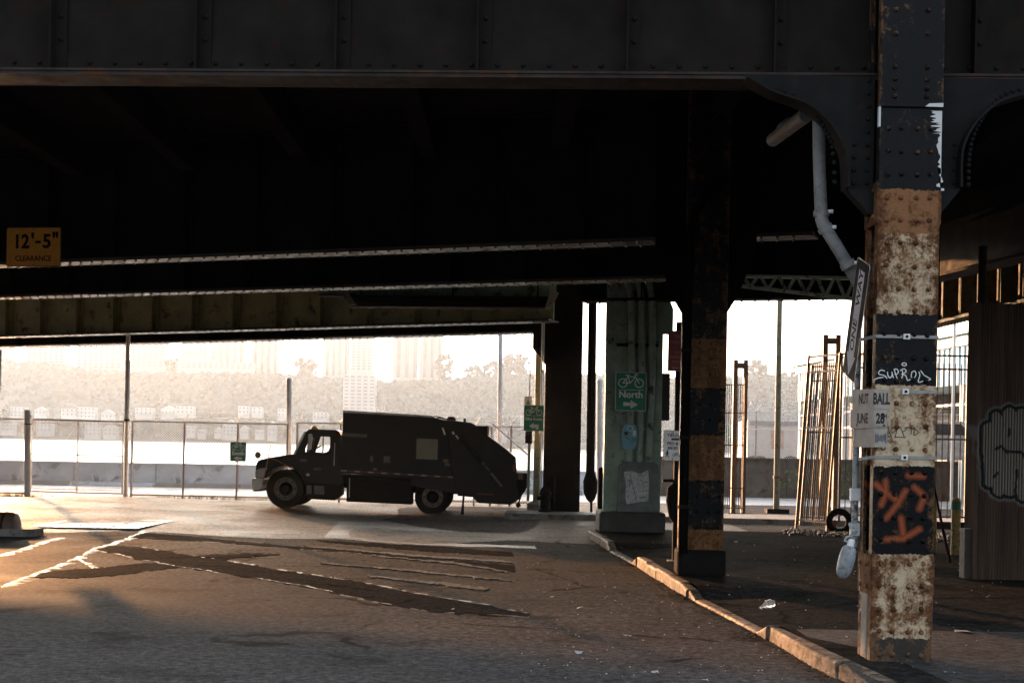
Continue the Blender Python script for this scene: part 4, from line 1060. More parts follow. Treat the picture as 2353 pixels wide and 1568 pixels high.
# ------------------------------------------------------------------ signs
M_SGNG = mat('green_sign_sheeting', (.018, .28, .16), .45, var=.12, bump=.03); M_SGNY = mat('amber_sign_sheeting', (.85, .40, .03), .55, var=.12, scale=12, bump=.1); M_SGNR = mat('dark_red_sign', (.16, .018, .016), .5, var=.15, bump=.03)
def sign(name, label, x, y, d, w, h, bg, border=None, rz=1e-4, r=.03, tilt=0.0, bw=.012):
    c = at(x, y, d)
    t = thing(name, label, 'sign', (c.x, c.y, c.z), rz)
    if tilt: t.rotation_euler = (0, tilt, rz)
    MB().prism([rrect(w, h, r)], -.0015, .0025).build('plate', M_ALU, t)
    if border: MB().prism([rrect(w * .995, h * .995, r * .95)], -.0030, -.0017).build('border', border, t)
    MB().prism([rrect(w - 2 * bw, h - 2 * bw, r * .7)], -.0042, -.0032).build('face', bg, t)
    for s in (-1, 1): MB().tube([(0, -.009, s * (h/2 - .03)), (0, -.0044, s * (h/2 - .03))], .009, 8).build('bolt', M_STEEL, t)
    return t
def bicycle(t, cx, cz, s, m, y=-.0054):
    mb = MB(); r = .135 * s; wx = .235 * s; lw = .030 * s
    for k in (-1, 1): mb.prism(ring(cx + k * wx, cz - .06 * s, r - lw, r), y, y + .0007)
    bb = (cx - .03*s, cz - .06*s); rw = (cx - wx, cz - .06*s); fw = (cx + wx, cz - .06*s); hd = (cx + .13*s, cz + .12*s); sd_ = (cx - .09*s, cz + .12*s)
    for i, P in enumerate(([rw, bb, hd, fw], [rw, sd_, bb], [sd_, hd], [(sd_[0] - .07*s, sd_[1] + .045*s), (sd_[0] + .05*s, sd_[1] + .045*s)], [sd_, (sd_[0] - .015*s, sd_[1] + .045*s)], [hd, (hd[0] - .02*s, hd[1] + .07*s), (hd[0] + .04*s, hd[1] + .08*s), (hd[0] + .055*s, hd[1] + .05*s)])):
        stroke(mb, P, lw, y - .0002 * (i + 1), y + .0007)
    mb.build('bicycle_symbol', m, t)
# North
s1_ = sign('bike_route_sign', 'green sign with bicycle, North and right arrow on the green column', 1449, 899, D4 + .26, .59, .735, M_SGNG, M_SGNW, r=.04)
bicycle(s1_, 0, .20, .66, M_SGNW)
MB().box((-.24, -.0054, .028), (.24, -.0045, .037)).build('rule', M_SGNW, s1_)
text2d('North', .175, .006, 0, -.060, y=-.0054, sx=1.02).build('lettering', M_SGNW, s1_)
MB().prism([[(-.14, -.275), (0, -.268), (-.004, -.325), (.135, -.245), (.0, -.16), (.0, -.212), (-.14, -.196)]], -.0054, -.0045).build('arrow', M_SGNW, s1_)
# South
DF = 40.2
s2_ = sign('bike_route_sign', 'small green sign with bicycle, South and left arrow wired to the fence', 547, 1037, DF - .1, .455, .55, M_SGNG, M_SGNW, r=.02, bw=.007)
bicycle(s2_, 0, .155, .50, M_SGNW)
MB().box((-.19, -.0054, .035), (.19, -.0045, .045)).build('rule', M_SGNW, s2_)
text2d('South', .15, .007, 0, -.045, y=-.0054).build('lettering', M_SGNW, s2_)
MB().prism([[(.11, -.225), (0, -.215), (0, -.255), (-.12, -.18), (0, -.115), (0, -.15), (.11, -.15)]], -.0054, -.0045).build('arrow', M_SGNW, s2_)
# Bike Route left
s3_ = sign('bike_route_sign', 'green Bike Route sign with a bent left arrow beside the dark column', 1226, 960, 34.3, .48, .62, M_SGNG, None, r=.02, bw=.006)
bicycle(s3_, 0, .17, .54, M_SGNW)
MB().box((-.22, -.0054, .055), (.22, -.0045, .063)).build('rule', M_SGNW, s3_)
text2d('Bike Route', .10, .003, 0, -.02, y=-.0054, sx=.9).build('lettering', M_SGNW, s3_)
MB().prism([[(-.11, -.19), (0, -.265), (0, -.225), (.05, -.225), (.05, -.265), (.12, -.265), (.12, -.15), (0, -.15), (0, -.11)]], -.0054, -.0045).build('arrow', M_SGNW, s3_)
# Yield to pedestrians and bikes
s4_ = sign('yield_sign', 'small white sign reading YIELD PED & BIKES on the black pole', 1545, 1023, 19.75, .26, .425, M_SGNW, M_SGNK, r=.02, bw=.006)
for tx, z, sz, sx in (('YIELD', .142, .062, 1.0), ('PED &', .028, .058, 1.0), ('BIKES', -.035, .058, 1.0)): text2d(tx, sz, .0015, 0, z, y=-.0054, sx=sx).build('lettering', M_SGNK, s4_)
MB().box((-.02, -.0056, .075), (.115, -.0046, .105)).build('sticker', M_INKB, s4_)
bicycle(s4_, .06, -.125, .165, M_SGNK)
mb = MB(); stroke(mb, [(-.075, -.085), (-.075, -.122)], .022, -.0056, -.0046); stroke(mb, [(-.075, -.12), (-.092, -.16)], .011, -.0058, -.0046); stroke(mb, [(-.075, -.12), (-.055, -.16)], .011, -.0059, -.0046); stroke(mb, [(-.098, -.118), (-.078, -.092), (-.05, -.112)], .009, -.0060, -.0046)
mb.prism(ring(-.072, -.072, .0005, .011, 10), -.0056, -.0046); mb.build('walker_symbol', M_SGNK, s4_)
# clearance sign on the second girder
cl = at(77, 567, 23.05)
s5_ = sign('clearance_sign', 'amber sign reading 12\'-5" CLEARANCE hanging on the black girder', 77, 567, 22.35, .92, .62, M_SGNY, M_SGNK, r=.04, rz=R(-9), tilt=0.0, bw=.012)
text2d('12', .30, .010, -.205, .075, y=-.0054, sx=.92).build('lettering', M_SGNK, s5_)
text2d("'", .30, .010, -.015, .09, y=-.0054).build('lettering', M_SGNK, s5_)
MB().box((.03, -.0054, .055), (.125, -.0045, .095)).build('dash', M_SGNK, s5_)
text2d('5', .30, .010, .225, .078, y=-.0054).build('lettering', M_SGNK, s5_)
text2d('"', .30, .010, .365, .10, y=-.0054).build('lettering', M_SGNK, s5_)
text2d('CLEARANCE', .118, .003, 0, -.185, y=-.0054, sx=.92).build('lettering', M_SGNK, s5_)
# dark red parking sign on the pole beside the second column
s6_ = sign('parking_sign', 'dark red no parking sign high on the black pole', 1559, 806, 19.75, .30, .56, M_SGNR, M_SGNR, r=.01)
M_PINK = mat('faded_pink_legend', (.30, .10, .09), .5, bump=0)
for tx, z, sz in (('NO', .20, .075), ('PARKING', .12, .058), ('NO', -.02, .06), ('PARKING', -.085, .055), ('Anytime', -.145, .055)): text2d(tx, sz, .001, -.01, z, y=-.0054).build('lettering', M_PINK, s6_)
MB().prism([[(-.10, -.235), (-.06, -.21), (-.06, -.225), (.10, -.225), (.10, -.245), (-.06, -.245), (-.06, -.26)]], -.0054, -.0045).build('arrow', M_PINK, s6_)
# pole that carries the red and the yield sign
p6 = at(1551, 1291, 19.9); p6.z = WZ
pl = thing('sign_pole', 'black pole carrying the yield and parking signs beside the striped column', 'pole', tuple(p6))
MB().box((p6.x - .045, 19.86, WZ), (p6.x + .045, 19.94, at(1560, 740, 19.9).z)).build('post', M_STEEL, pl)
MB().box((p6.x - .11, 19.8, WZ), (p6.x + .11, 20.0, WZ + .02)).build('base_plate', M_CONC, pl)
MB().tube([at(1552, 1108, 19.9), at(1549, 1120, 19.9), at(1548, 1150, 19.9), at(1550, 1185, 19.9), at(1552, 1205, 19.9)], [.03, .10, .115, .085, .02], 12).build('black_bag', M_BLACK, pl, smooth=True)
MB().tube([at(1522, 1103, 19.95), at(1556, 1103, 19.95)], .025, 6).build('cross_bar', M_STEEL, pl)
# small edge-on sign at the left border and pale sign behind the bike route sign
s7_ = sign('street_sign', 'pale sign plate cut off by the left edge of the picture', -19, 850, 36.0, .48, 1.05, M_ALU, None, r=.01)
s8_ = sign('small_sign', 'tiny white sign above the Bike Route sign', 1213, 923, 35.2, .19, .28, M_SGNW, None, r=.005, bw=.003)
MB().prism([[(-.05, -.06), (.05, -.06), (.0, .08)]], -.0054, -.0045).build('symbol', M_SGNG, s8_)
# blue oval plaque
s9_ = at(1446, 1003, D4 + .26)
ov = thing('oval_plaque', 'pale blue oval plaque below the North sign', 'plaque', tuple(s9_), 1e-4)
MB().prism([rrect(.29, .50, .14, 8)], -.004, .004).build('plate', mat('pale_blue_enamel', (.20, .46, .56), .5, var=.15, scale=9, bump=.05), ov)
MB().box((-.10, -.0052, .035), (-.03, -.0043, .10)).build('print', M_INK, ov)
MB().box((.06, -.0052, .02), (.12, -.0043, .12)).build('print', M_SGNW, ov)
mb = MB(); stroke(mb, [(-.08, .01), (0, -.06)], .014, -.0052, -.0043); stroke(mb, [(.04, -.03), (.13, -.03)], .012, -.0053, -.0043); stroke(mb, [(.05, -.06), (.13, -.055)], .012, -.0054, -.0043); stroke(mb, [(.03, -.09), (.11, -.095)], .010, -.0055, -.0043); mb.build('print', M_INK, ov)
mb = MB(); mb.prism(ring(.01, .16, .045, .055, 16), -.0052, -.0043); mb.build('print', M_SGNW, ov)

# ------------------------------------------------------------------ dark far column and the things around it
D5 = 34.6
p5 = at(1293, 1175, D5); p5.z = .13
dk = thing('dark_column', 'broad dark steel column on the island beside the truck tail', 'column', tuple(p5))
xa, xb = at(1252, 900, D5).x, at(1336, 900, D5).x
MB().box((xa, D5, .13), (xb, D5 + .03, ZT)).build('front_plate', M_STEEL, dk)
MB().box((xa, D5 + .5, .13), (xb, D5 + .53, ZT)).build('back_plate', M_STEEL, dk)
MB().box(((xa + xb) / 2 - .02, D5 + .031, .13), ((xa + xb) / 2 + .02, D5 + .499, ZT)).build('web', M_STEEL, dk)
for s, x in ((1, xa), (-1, xb)):
    MB().box((x, D5 + .031, .13), (x + s * .03, D5 + .15, ZT)).build('angle', M_STEEL, dk); MB().box((x, D5 + .35, .13), (x + s * .03, D5 + .499, ZT)).build('angle', M_STEEL, dk)
rivets_mb([(xa + (xb - xa) * f, D5, .4 + .16 * k) for k in range(36) for f in (.06, .14, .86, .94)], .02, .018).build('rivets', M_STEEL, dk, kind='stuff')
MB().prism([[(xa - .32, 4.1), (xa - .002, 3.7), (xa - .002, ZT - .1), (xa - .32, ZT - .1)]], D5 + .1, D5 + .3).build('knee_bracket', M_STEEL, dk)
M_OLPOST = M_OLIVE
sp = thing('olive_post', 'olive steel post under the outermost girder left of the dark column', 'post', tuple(at(1232, 1170, 35.6)))
a = at(1232, 1165, 35.6); MB().box((a.x - .09, 35.5, .1), (a.x + .09, 35.7, 4.5)).build('shaft', M_OLIVE, sp); MB().tube([(a.x, 35.6, .1), (a.x, 35.6, .26), (a.x, 35.6, .33)], [.24, .24, .12], 14).build('foot', M_CONC, sp, smooth=True)
for i, (x, r, y0, y1, lb) in enumerate(((1245, .022, 690, 1160, 'sunlit steel conduit just left of the dark column'), (1249, .014, 690, 1165, 'second thinner sunlit conduit hugging the dark column'), (1217, .016, 770, 1150, 'thin pole behind the Bike Route sign'))):
    t = thing('conduit', lb, 'conduit', tuple(at(x - 4, y1, 34.45)))
    dd = 34.45 if i < 2 else 35.3
    MB().tube([at(x + 2, y0, dd), at(x - 6, y1, dd)], r, 8).build('pipe', M_GALV, t, smooth=True)
    for y in (850, 990, 1080): MB().tube([at(x + 2 - 8 * (y - y0) / (y1 - y0), y, dd), at(x + 2 - 8 * (y - y0) / (y1 - y0), y + 6, dd)], r * 1.7, 8).build('coupling', M_GALV, t, smooth=True)
# sign posts
t = thing('sign_post', 'slim post under the Bike Route sign', 'post', tuple(at(1214, 1150, 34.5)))
MB().tube([at(1217, 985, 34.5), at(1213, 1150, 34.5)], .03, 8).build('shaft', M_OLIVE, t, smooth=True); MB().box(at(1206, 1018, 34.45), at(1222, 990, 34.6)).build('box', M_STEEL, t)
# hydrant, bollards
hb = at(1252, 1177, 34.2); hb.z = .13
hy = thing('fire_hydrant', 'dark fire hydrant in front of the dark column', 'hydrant', tuple(hb))
MB().lathe(hb, [(.16, 0), (.16, .05), (.12, .06), (.12, .40), (.15, .41), (.15, .46)], 14).build('barrel', M_STEEL, hy, smooth=True)
MB().lathe(hb + Vector((0, 0, .461)), [(.14, 0), (.125, .07), (.08, .13), (.03, .15), (.03, .19)], 14).build('bonnet', M_STEEL, hy, smooth=True)
for s in (-1, 1): MB().tube([hb + Vector((s * .11, 0, .33)), hb + Vector((s * .2, 0, .33))], .05, 10).build('nozzle', M_STEEL, hy, smooth=True)
def bollard(x, yb, d, yt, wpx, m, label, z0, cap=None):
    b = at(x, yb, d); b.z = z0; h = at(x, yt, d).z - z0; r = wpx / (FPX / d) / 2
    t = thing('bollard', label, 'bollard', tuple(b))
    MB().lathe(b, [(r, 0), (r, h - r * .6), (r * .8, h - r * .2), (r * .4, h)], 16).build('post', m, t, smooth=True)
    if cap: MB().lathe(b + Vector((0, 0, h - r * 2.6)), [(r * 1.03, 0), (r * 1.03, r * 1.8)], 16).build('band', cap, t, smooth=True)
    return t
bollard(1269, 1172, 34.5, 1090, 12, M_STEEL, 'thin dark bollard right of the hydrant', .13)
bollard(1381, 1178, 33.6, 1072, 17, M_STEEL, 'dark square topped post left of the green column', .13)
M_YB = mat('yellow_bollard_paint', (.33, .20, .05), .6, var=.35, scale=9, bump=.2, rust=.3)
bollard(2194, 1276, 22.3, 1143, 21, M_YB, 'yellow bollard with a green band by the corrugated wall', WZ, mat('green_tape', (.02, .12, .07), .5))
bollard(2141, 1262, 22.6, 1128, 18, M_YB, 'yellow bollard half hidden behind the rusty column', WZ)
# hanging dark pipe with a swollen foot
hp = thing('standpipe', 'dark standpipe with a swollen foot between dark and green columns', 'pipe', tuple(at(1356, 1150, 33.4)))
MB().tube([at(1362, 645, 33.4), at(1357, 1000, 33.4), at(1356, 1085, 33.4), at(1356, 1105, 33.4), at(1356, 1130, 33.4), at(1357, 1146, 33.4), at(1358, 1152, 33.4)], [.10, .10, .105, .17, .16, .10, .05], 12).build('pipe', M_STEEL, hp, smooth=True)
MB().tube([at(1358, 1152, 33.4), at(1358, 1176, 33.4)], .03, 8).build('stem', M_STEEL, hp)

# ------------------------------------------------------------------ garbage truck
DT = 35.3
def T(cx, cyy, d=DT):
    p = at((580 + cx / 3.18) * .945, (960 + cyy / 3.18) * .945, d); return (p.x, p.z)
def TP(L): return [T(*p) for p in L]
tb0 = T(900, 900)
tk = thing('garbage_truck', 'dark garbage truck in profile facing left before the fence', 'truck', (tb0[0], DT + 1.15, 0))
M_TRK = mat('dark_truck_paint', (.007, .0068, .0065), .42, var=.3, scale=3, bump=.05, spec=.22)
M_TRKD = mat('truck_dirt_black', (.006, .0058, .0055), .8, spec=.15, var=.4, scale=4, bump=.2)
M_CHR = mat('dull_chrome', (.60, .57, .53), .35, metal=.1, var=.2, scale=8, bump=.05)
M_GLS = NT('cab_glass'); M_GLS.b.inputs['Base Color'].default_value = (.9, .95, .95, 1); M_GLS.b.inputs['Roughness'].default_value = .03; M_GLS.b.inputs['Transmission Weight'].default_value = 1.0; M_GLS.b.inputs['IOR'].default_value = 1.02
W = 2.3
MB().prism([TP([(805,135),(812,128),(1492,166),(1565,186),(1640,200),(1790,480),(1690,760),(1330,700),(1330,640),(785,600),(800,300)])], DT, DT + W).build('box_body', M_TRK, tk, bevel=.03)
MB().prism([TP([(804,134),(1495,171),(1495,158),(806,116)])], DT - .012, DT + W + .012).build('roof_highlight', mat('roof_highlight_white', (.75, .74, .72), .35, bump=0), tk)  # white strip paints in the highlight along the roof edge
hop = MB().prism([TP([(1600,190),(1800,212),(1846,240),(1925,240),(1922,308),(2060,410),(2142,480),(2150,600),(2150,700),(2175,800),(2105,845),(1850,832),(1795,772),(1690,762),(1650,600)])], DT - .03, DT + W + .03).build('hopper', M_TRK, tk, bevel=.02)
MB().prism([TP([(2140,600),(2236,604),(2232,700),(2212,745),(2165,800),(2140,760)])], DT + .02, DT + W - .02).build('rear_step', M_TRKD, tk)
MB().prism([TP([(1842,236),(1927,236),(1925,330),(1905,318),(1842,262)])], DT - .06, DT + W + .06).build('work_light_box', M_TRKD, tk)
a, b = T(1718, 325), T(2036, 702); MB().tube([(a[0], DT - .09, a[1]), (b[0], DT - .09, b[1])], .028, 8).build('hydraulic_ram', mat('ram_steel', (.16, .16, .16), .3, metal=.8), tk, smooth=True)
a, b = T(1718, 325), T(1880, 517); MB().tube([(a[0], DT - .09, a[1]), (b[0], DT - .09, b[1])], .05, 8).build('ram_cylinder', M_TRK, tk, smooth=True)
for q in ((1830,380,1868,344),(1912,462,1955,420),(1978,578,2072,486)):
    a, b = T(*q[:2]), T(*q[2:]); MB().bar((a[0], DT - .06, a[1]), (b[0], DT - .06, b[1]), .03, .03).build('rib', M_TRK, tk)
M_WHT = mat('sky_gap_white', (.75, .73, .70), .4, bump=0)  # white patches painted for bright sky seen through gaps
for q in ([(1570,252),(1582,252),(1602,302),(1588,308)], [(1646,285),(1662,278),(1672,300),(1656,306)], [(1672,312),(1686,306),(1706,334),(1692,342)]): MB().prism([TP(q)], DT - .034, DT - .0305).build('gap_glint', M_WHT, tk)
MB().prism([TP([(1377,333),(1541,341),(1536,498),(1372,492)])], DT - .012, DT - .002).build('notice_board', mat('tan_board', (.27, .25, .20), .7, var=.12, bump=.05), tk)
for q in ([(1016,468),(1040,468),(1040,514),(1016,514)], [(1122,470),(1172,472),(1170,522),(1120,520)], [(1040,562),(1070,562),(1070,582),(1040,582)], [(1580,492),(1622,495),(1620,520),(1580,516)], [(1592,522),(1634,526),(1632,548),(1596,545)], [(800,292),(992,300),(992,328),(800,318)]):
    MB().prism([TP(q)], DT - .010, DT - .002).build('decal', mat('faded_decal', (.13, .12, .105), .6, var=.3, scale=12, bump=0), tk)
for k in range(9):
    x = 792 + k * 103; y = 576 + k * 6.2
    MB().prism([TP([(x, y), (x + 46, y + 2.6), (x + 46, y + 13.6), (x, y + 11)])], DT - .008, DT - .002).build('marker_strip', mat('white_marker_tape', (.30, .29, .27), .5, bump=0), tk)
    MB().prism([TP([(x + 50, y + 3), (x + 99, y + 5.6), (x + 99, y + 16.6), (x + 50, y + 14)])], DT - .008, DT - .002).build('marker_strip', mat('red_marker_tape', (.16, .014, .012), .5, bump=0), tk)
MB().prism([TP([(1845,756),(1965,762),(1965,772),(1845,766)])], DT - .04, DT - .032).build('marker_strip', MATS['red_marker_tape'], tk)
# chassis, tank, steps
MB().prism([TP([(500,610),(1690,650),(1690,770),(1340,760),(520,700)])], DT + .55, DT + W - .55).build('chassis', M_TRKD, tk)
MB().prism([TP([(834,645),(1337,665),(1336,845),(832,822)])], DT + .02, DT + .75).build('side_box', M_TRKD, tk, bevel=.01)
MB().prism([TP([(512,680),(792,690),(790,770),(740,812),(560,802),(515,765)])], DT + .04, DT + .7).build('battery_box', M_TRKD, tk, bevel=.01)
for q in ([(525,695),(562,697),(562,762),(525,760)], [(582,697),(660,702),(660,768),(582,765)]): MB().prism([TP(q)], DT + .025, DT + .039).build('step_plate', mat('step_alloy', (.13, .12, .11), .5, metal=.4), tk)
a, b = T(858, 640), T(855, 790); MB().tube([(a[0], DT - .01, a[1]), (b[0], DT - .01, b[1])], .012, 6).build('grab_rod', M_CHR, tk)
for y in (DT + .3, DT + W - .6):
    MB().prism([TP([(1690,750),(1810,760),(1800,790),(1690,780)])], y, y + .3).build('hanger_frame', M_TRKD, tk)
# cab: hollow, seen through its windows
cabo = [(430,455),(520,280),(540,262),(745,268),(772,278),(786,310),(790,620),(788,700),(500,690),(490,640),(470,590),(440,545),(380,520),(395,480)]
win = [(606,318),(700,320),(706,330),(703,400),(690,432),(655,447),(600,445),(568,430),(580,345)]
qwin = [(552,322),(572,322),(556,436),(508,440),(512,405)]
bigwin = [(500,445),(548,300),(690,303),(700,315),(698,445)]
for y, hol in ((DT + .08, [TP(win), TP(qwin)]), (DT + W - .14, [TP(bigwin)])):
    MB().prism([TP(cabo)] + hol, y, y + .06).build('cab_side', M_TRK, tk)
y0, y1 = DT + .141, DT + W - .141
def skin(P, th, nm, m):
    mb = MB(); Q = TP(P)
    for i in range(len(Q) - 1): mb.bar((Q[i][0], (y0 + y1) / 2, Q[i][1]), (Q[i+1][0], (y0 + y1) / 2, Q[i+1][1]), th, y1 - y0, up=(0, 1, 0))
    return mb.build(nm, m, tk)
skin([(522,284),(542,268),(745,273),(768,283)], .035, 'cab_roof', M_TRK)
skin([(768,283),(781,312),(784,440),(784,690)], .035, 'cab_back', M_TRK)
skin([(500,650),(784,690)], .04, 'cab_floor', M_TRKD)
skin([(432,456),(520,284)], .012, 'windshield', M_GLS.m)
for y in (DT + .10, DT + W - .10):
    q = TP([(424,456),(514,276)]); MB().bar((q[0][0], y, q[0][1]), (q[1][0], y, q[1][1]), .07, .05).build('windshield_pillar', mat('pillar_glare_white', (.82, .80, .76), .4, bump=0), tk)  # pillars near white to stand in for windshield glare
skin([(432,456),(440,500),(500,640)], .03, 'firewall', M_TRKD)
for q in ([(560,440),(600,450),(640,455),(660,520),(560,515)],): MB().prism([TP(q)], DT + .4, DT + W - .4).build('dashboard', M_TRKD, tk)
for y in (DT + .3, DT + W - .9):
    MB().prism([TP([(722,470),(745,400),(762,402),(768,640),(660,640),(660,570),(715,560)])], y, y + .55).build('seat', M_TRKD, tk, bevel=.02)
MB().prism([TP([(560,303),(568,303),(566,446),(556,446)])], DT + W - .145, DT + W - .07).build('window_divider', M_TRK, tk)
a = T(560, 418); MB().tube([(a[0] + .16*math.cos(k*.5236), DT + .62 + .2*math.sin(k*.5236), a[1] + .16*math.cos(k*.5236)*.6) for k in range(13)], .015, 6).build('steering_wheel', M_TRKD, tk)
# hood and fender
MB().prism([TP([(432,452),(330,466),(230,482),(160,498),(135,520),(126,545),(122,640),(195,640),(215,600),(270,560),(350,545),(420,560),(470,600),(497,650),(500,640),(440,470)])], DT + .1, DT + W - .1).build('hood', M_TRK, tk, bevel=.04)
arc = [(200 + 0, 640), (215,600), (270,556), (350,541), (420,556), (470,598), (500,652)]
mb = MB(); Q = TP(arc)
for i in range(len(Q) - 1): mb.bar((Q[i][0], DT + .16, Q[i][1]), (Q[i+1][0], DT + .16, Q[i+1][1]), .03, .34, up=(0, 1, 0))
mb.build('fender', M_TRK, tk)
MB().prism([TP([(118,585),(150,568),(222,560),(200,600),(188,640),(130,640)])], DT + .09, DT + .4).build('headlight', mat('headlight_glass', (.42, .38, .33), .2, var=.2, bump=0), tk, bevel=.02)
MB().prism([TP([(95,648),(105,640),(190,640),(186,700),(165,730),(100,735)])], DT + .04, DT + W - .04).build('bumper', M_CHR, tk, bevel=.03)
MB().prism([TP([(105,732),(170,728),(165,742),(112,744)])], DT + .1, DT + W - .1).build('air_dam', M_TRKD, tk)
a = T(140, 463); MB().tube([(a[0], DT + .2, a[1] - .28), (a[0], DT + .2, a[1] - .12)], .012, 6).build('mirror_stem', M_STEEL, tk)
MB().prism([[ (T(138,463)[0] + .075*math.cos(k*.5236), T(138,463)[1] + .09*math.sin(k*.5236)) for k in range(12)]], DT + .17, DT + .23).build('hood_mirror', mat('mirror_back', (.17, .13, .09), .4), tk)
MB().prism([TP([(545,298),(574,298),(566,420),(540,425)])], DT - .14, DT - .06).build('side_mirror', M_CHR, tk, bevel=.02)
a, b = T(548, 290), T(525, 455); MB().tube([(a[0], DT - .05, a[1]), (b[0], DT + .05, b[1])], .012, 6).build('mirror_bracket', M_STEEL, tk)
a, b = T(742, 368), T(735, 545); MB().tube([(a[0], DT + .05, a[1]), (b[0], DT + .05, b[1])], .012, 6).build('grab_rod', M_CHR, tk)
a = T(560, 262); MB().lathe((a[0], DT + .6, a[1] - .01), [(.09, 0), (.09, .05), (.05, .09)], 12).build('beacon', mat('amber_lens', (.6, .33, .05), .3, bump=0), tk, smooth=True)
m2 = text2d('8402', .10, .002); o = T(606, 572); m2.v = [(v[0] + o[0], DT + .078, v[2] + o[1]) for v in m2.v]; m2.build('door_number', MATS['faded_decal'], tk)
o = T(532, 614); MB().prism([[(o[0] + .048*math.cos(k*.5236), o[1] + .036*math.sin(k*.5236)) for k in range(12)]], DT + .07, DT + .079).build('door_badge', M_CHR, tk)
MB().prism([TP([(470,492),(520,494),(520,512),(470,510)])], DT + .07, DT + .079).build('decal', MATS['faded_decal'], tk)
for i, P in enumerate(([(1495,166),(1520,160),(1560,170),(1610,190)], [(1500,178),(1540,172),(1600,186)])):
    Q = TP(P); MB().tube([(q[0], DT + .3 + .2 * i, q[1]) for q in Q], .014, 6).build('hose', M_BLACK, tk, smooth=True)
a = T(1635, 195); MB().lathe((a[0], DT + .5, a[1] - .02), [(.12, 0), (.12, .08), (.09, .1), (.09, .12)], 12).build('roof_vent', M_TRKD, tk, smooth=True)
a, b = T(1748, 210), T(1746, 178); MB().bar((a[0], DT + .1, a[1]), (b[0], DT + .1, b[1]), .06, .05).build('marker_lamp', M_TRKD, tk)
MB().prism([TP([(2118,535),(2136,538),(2136,590),(2118,588)])], DT - .04, DT - .032).build('tail_lamp', MATS['red_marker_tape'], tk)
MB().prism([TP([(2160,608),(2198,610),(2198,652),(2160,650)])], DT + .0, DT + .018).build('tail_plate', mat('amber_plate', (.16, .11, .08), .5, bump=0), tk)
a, b, c = T(2195, 745), T(2165, 830), T(2158, 862); MB().tube([(a[0], DT + .1, a[1]), (b[0], DT + .1, b[1])], .02, 6).build('rear_chain', M_BLACK, tk); MB().tube([(b[0], DT + .1, b[1]), ((b[0]+c[0])/2, DT + .1, (b[1]+c[1])/2 - .02), (c[0], DT + .1, c[1] - .02)], [.03, .075, .02], 10).build('rear_hook', M_BLACK, tk, smooth=True)
# wheels
def wheel(cx, cyy, rpx, near):
    c = T(cx, cyy); r = rpx / 3.18 * .945 / (FPX / DT); y = DT + .05 if near else DT + W - .35
    w = 0.3
    o = MB()
    for k, (rr_, yy) in enumerate(((r*.60, y+.03), (r*.93, y), (r, y+.05), (r, y+w-.05), (r*.93, y+w), (r*.60, y+w-.03))):
        for j in range(32): o.v.append((c[0] + rr_*math.cos(j*.19635), yy, c[1] + rr_*math.sin(j*.19635)))
    for k in range(5):
        for j in range(32): o.f.append((k*32+j, k*32+(j+1) % 32, (k+1)*32+(j+1) % 32, (k+1)*32+j))
    wl = o.build('wheel', M_BLACK, tk, smooth=True)
    MB().prism([ring(c[0], c[1], r*.36, r*.60, 24)[0], ring(c[0], c[1], r*.36, r*.6, 24)[1]], y + .06, y + w - .06).build('rim', mat('grimy_rim', (.10, .085, .07), .6, var=.4, scale=9, rust=.2), wl)
    MB().tube([(c[0], y + .02, c[1]), (c[0], y + w - .1, c[1])], [r*.20, r*.38], 16).build('hub', M_TRKD, wl, smooth=True)
    for k in range(8):
        a_ = k * .7854; MB().tube([(c[0] + r*.47*math.cos(a_), y + .035, c[1] + r*.47*math.sin(a_)), (c[0] + r*.47*math.cos(a_), y + .06, c[1] + r*.47*math.sin(a_))], r*.045, 6).build('lug_nut', M_STEEL, wl)
for nr in (True, False):
    wheel(358, 724, 151, nr); wheel(1497, 788, 138, nr)
MB().tube([(T(358,724)[0], DT + .3, T(358,724)[1]), (T(358,724)[0], DT + W - .3, T(358,724)[1])], .08, 8).build('axle', M_TRKD, tk); MB().tube([(T(1497,788)[0], DT + .3, T(1497,788)[1]), (T(1497,788)[0], DT + W - .3, T(1497,788)[1])], .1, 8).build('axle', M_TRKD, tk)
# orange tie on the bumper, prop under the tail
M_ORG = mat('orange_cord', (.50, .12, .05), .6, bump=0)
Q = TP([(248,382),(236,440),(222,520),(205,600),(188,690)]); tg = thing('orange_flag_rod', 'thin orange warning rod leaning on the front of the truck', 'rod', (Q[-1][0], DT - .02, Q[-1][1]))
MB().tube([(q[0], DT - .02, q[1]) for q in Q], .012, 6).build('rod', M_ORG, tg); Q2 = TP([(222,478),(300,505),(372,545),(430,575)]); MB().tube([(q[0], DT - .01, q[1]) for q in Q2], .008, 6).build('tie_cord', M_ORG, tg)
a, b = T(1742, 748), T(1728, 926); pr = thing('tool_prop', 'thin iron bar standing under the tail of the truck', 'bar', (b[0], DT - .02, gz(b[0], DT)))
MB().tube([(a[0], DT - .02, a[1]), ((a[0]+b[0])/2, DT - .02, (a[1]+b[1])/2), (b[0], DT - .02, b[1])], [.025, .025, .05], 8).build('shaft', M_TRKD, pr)
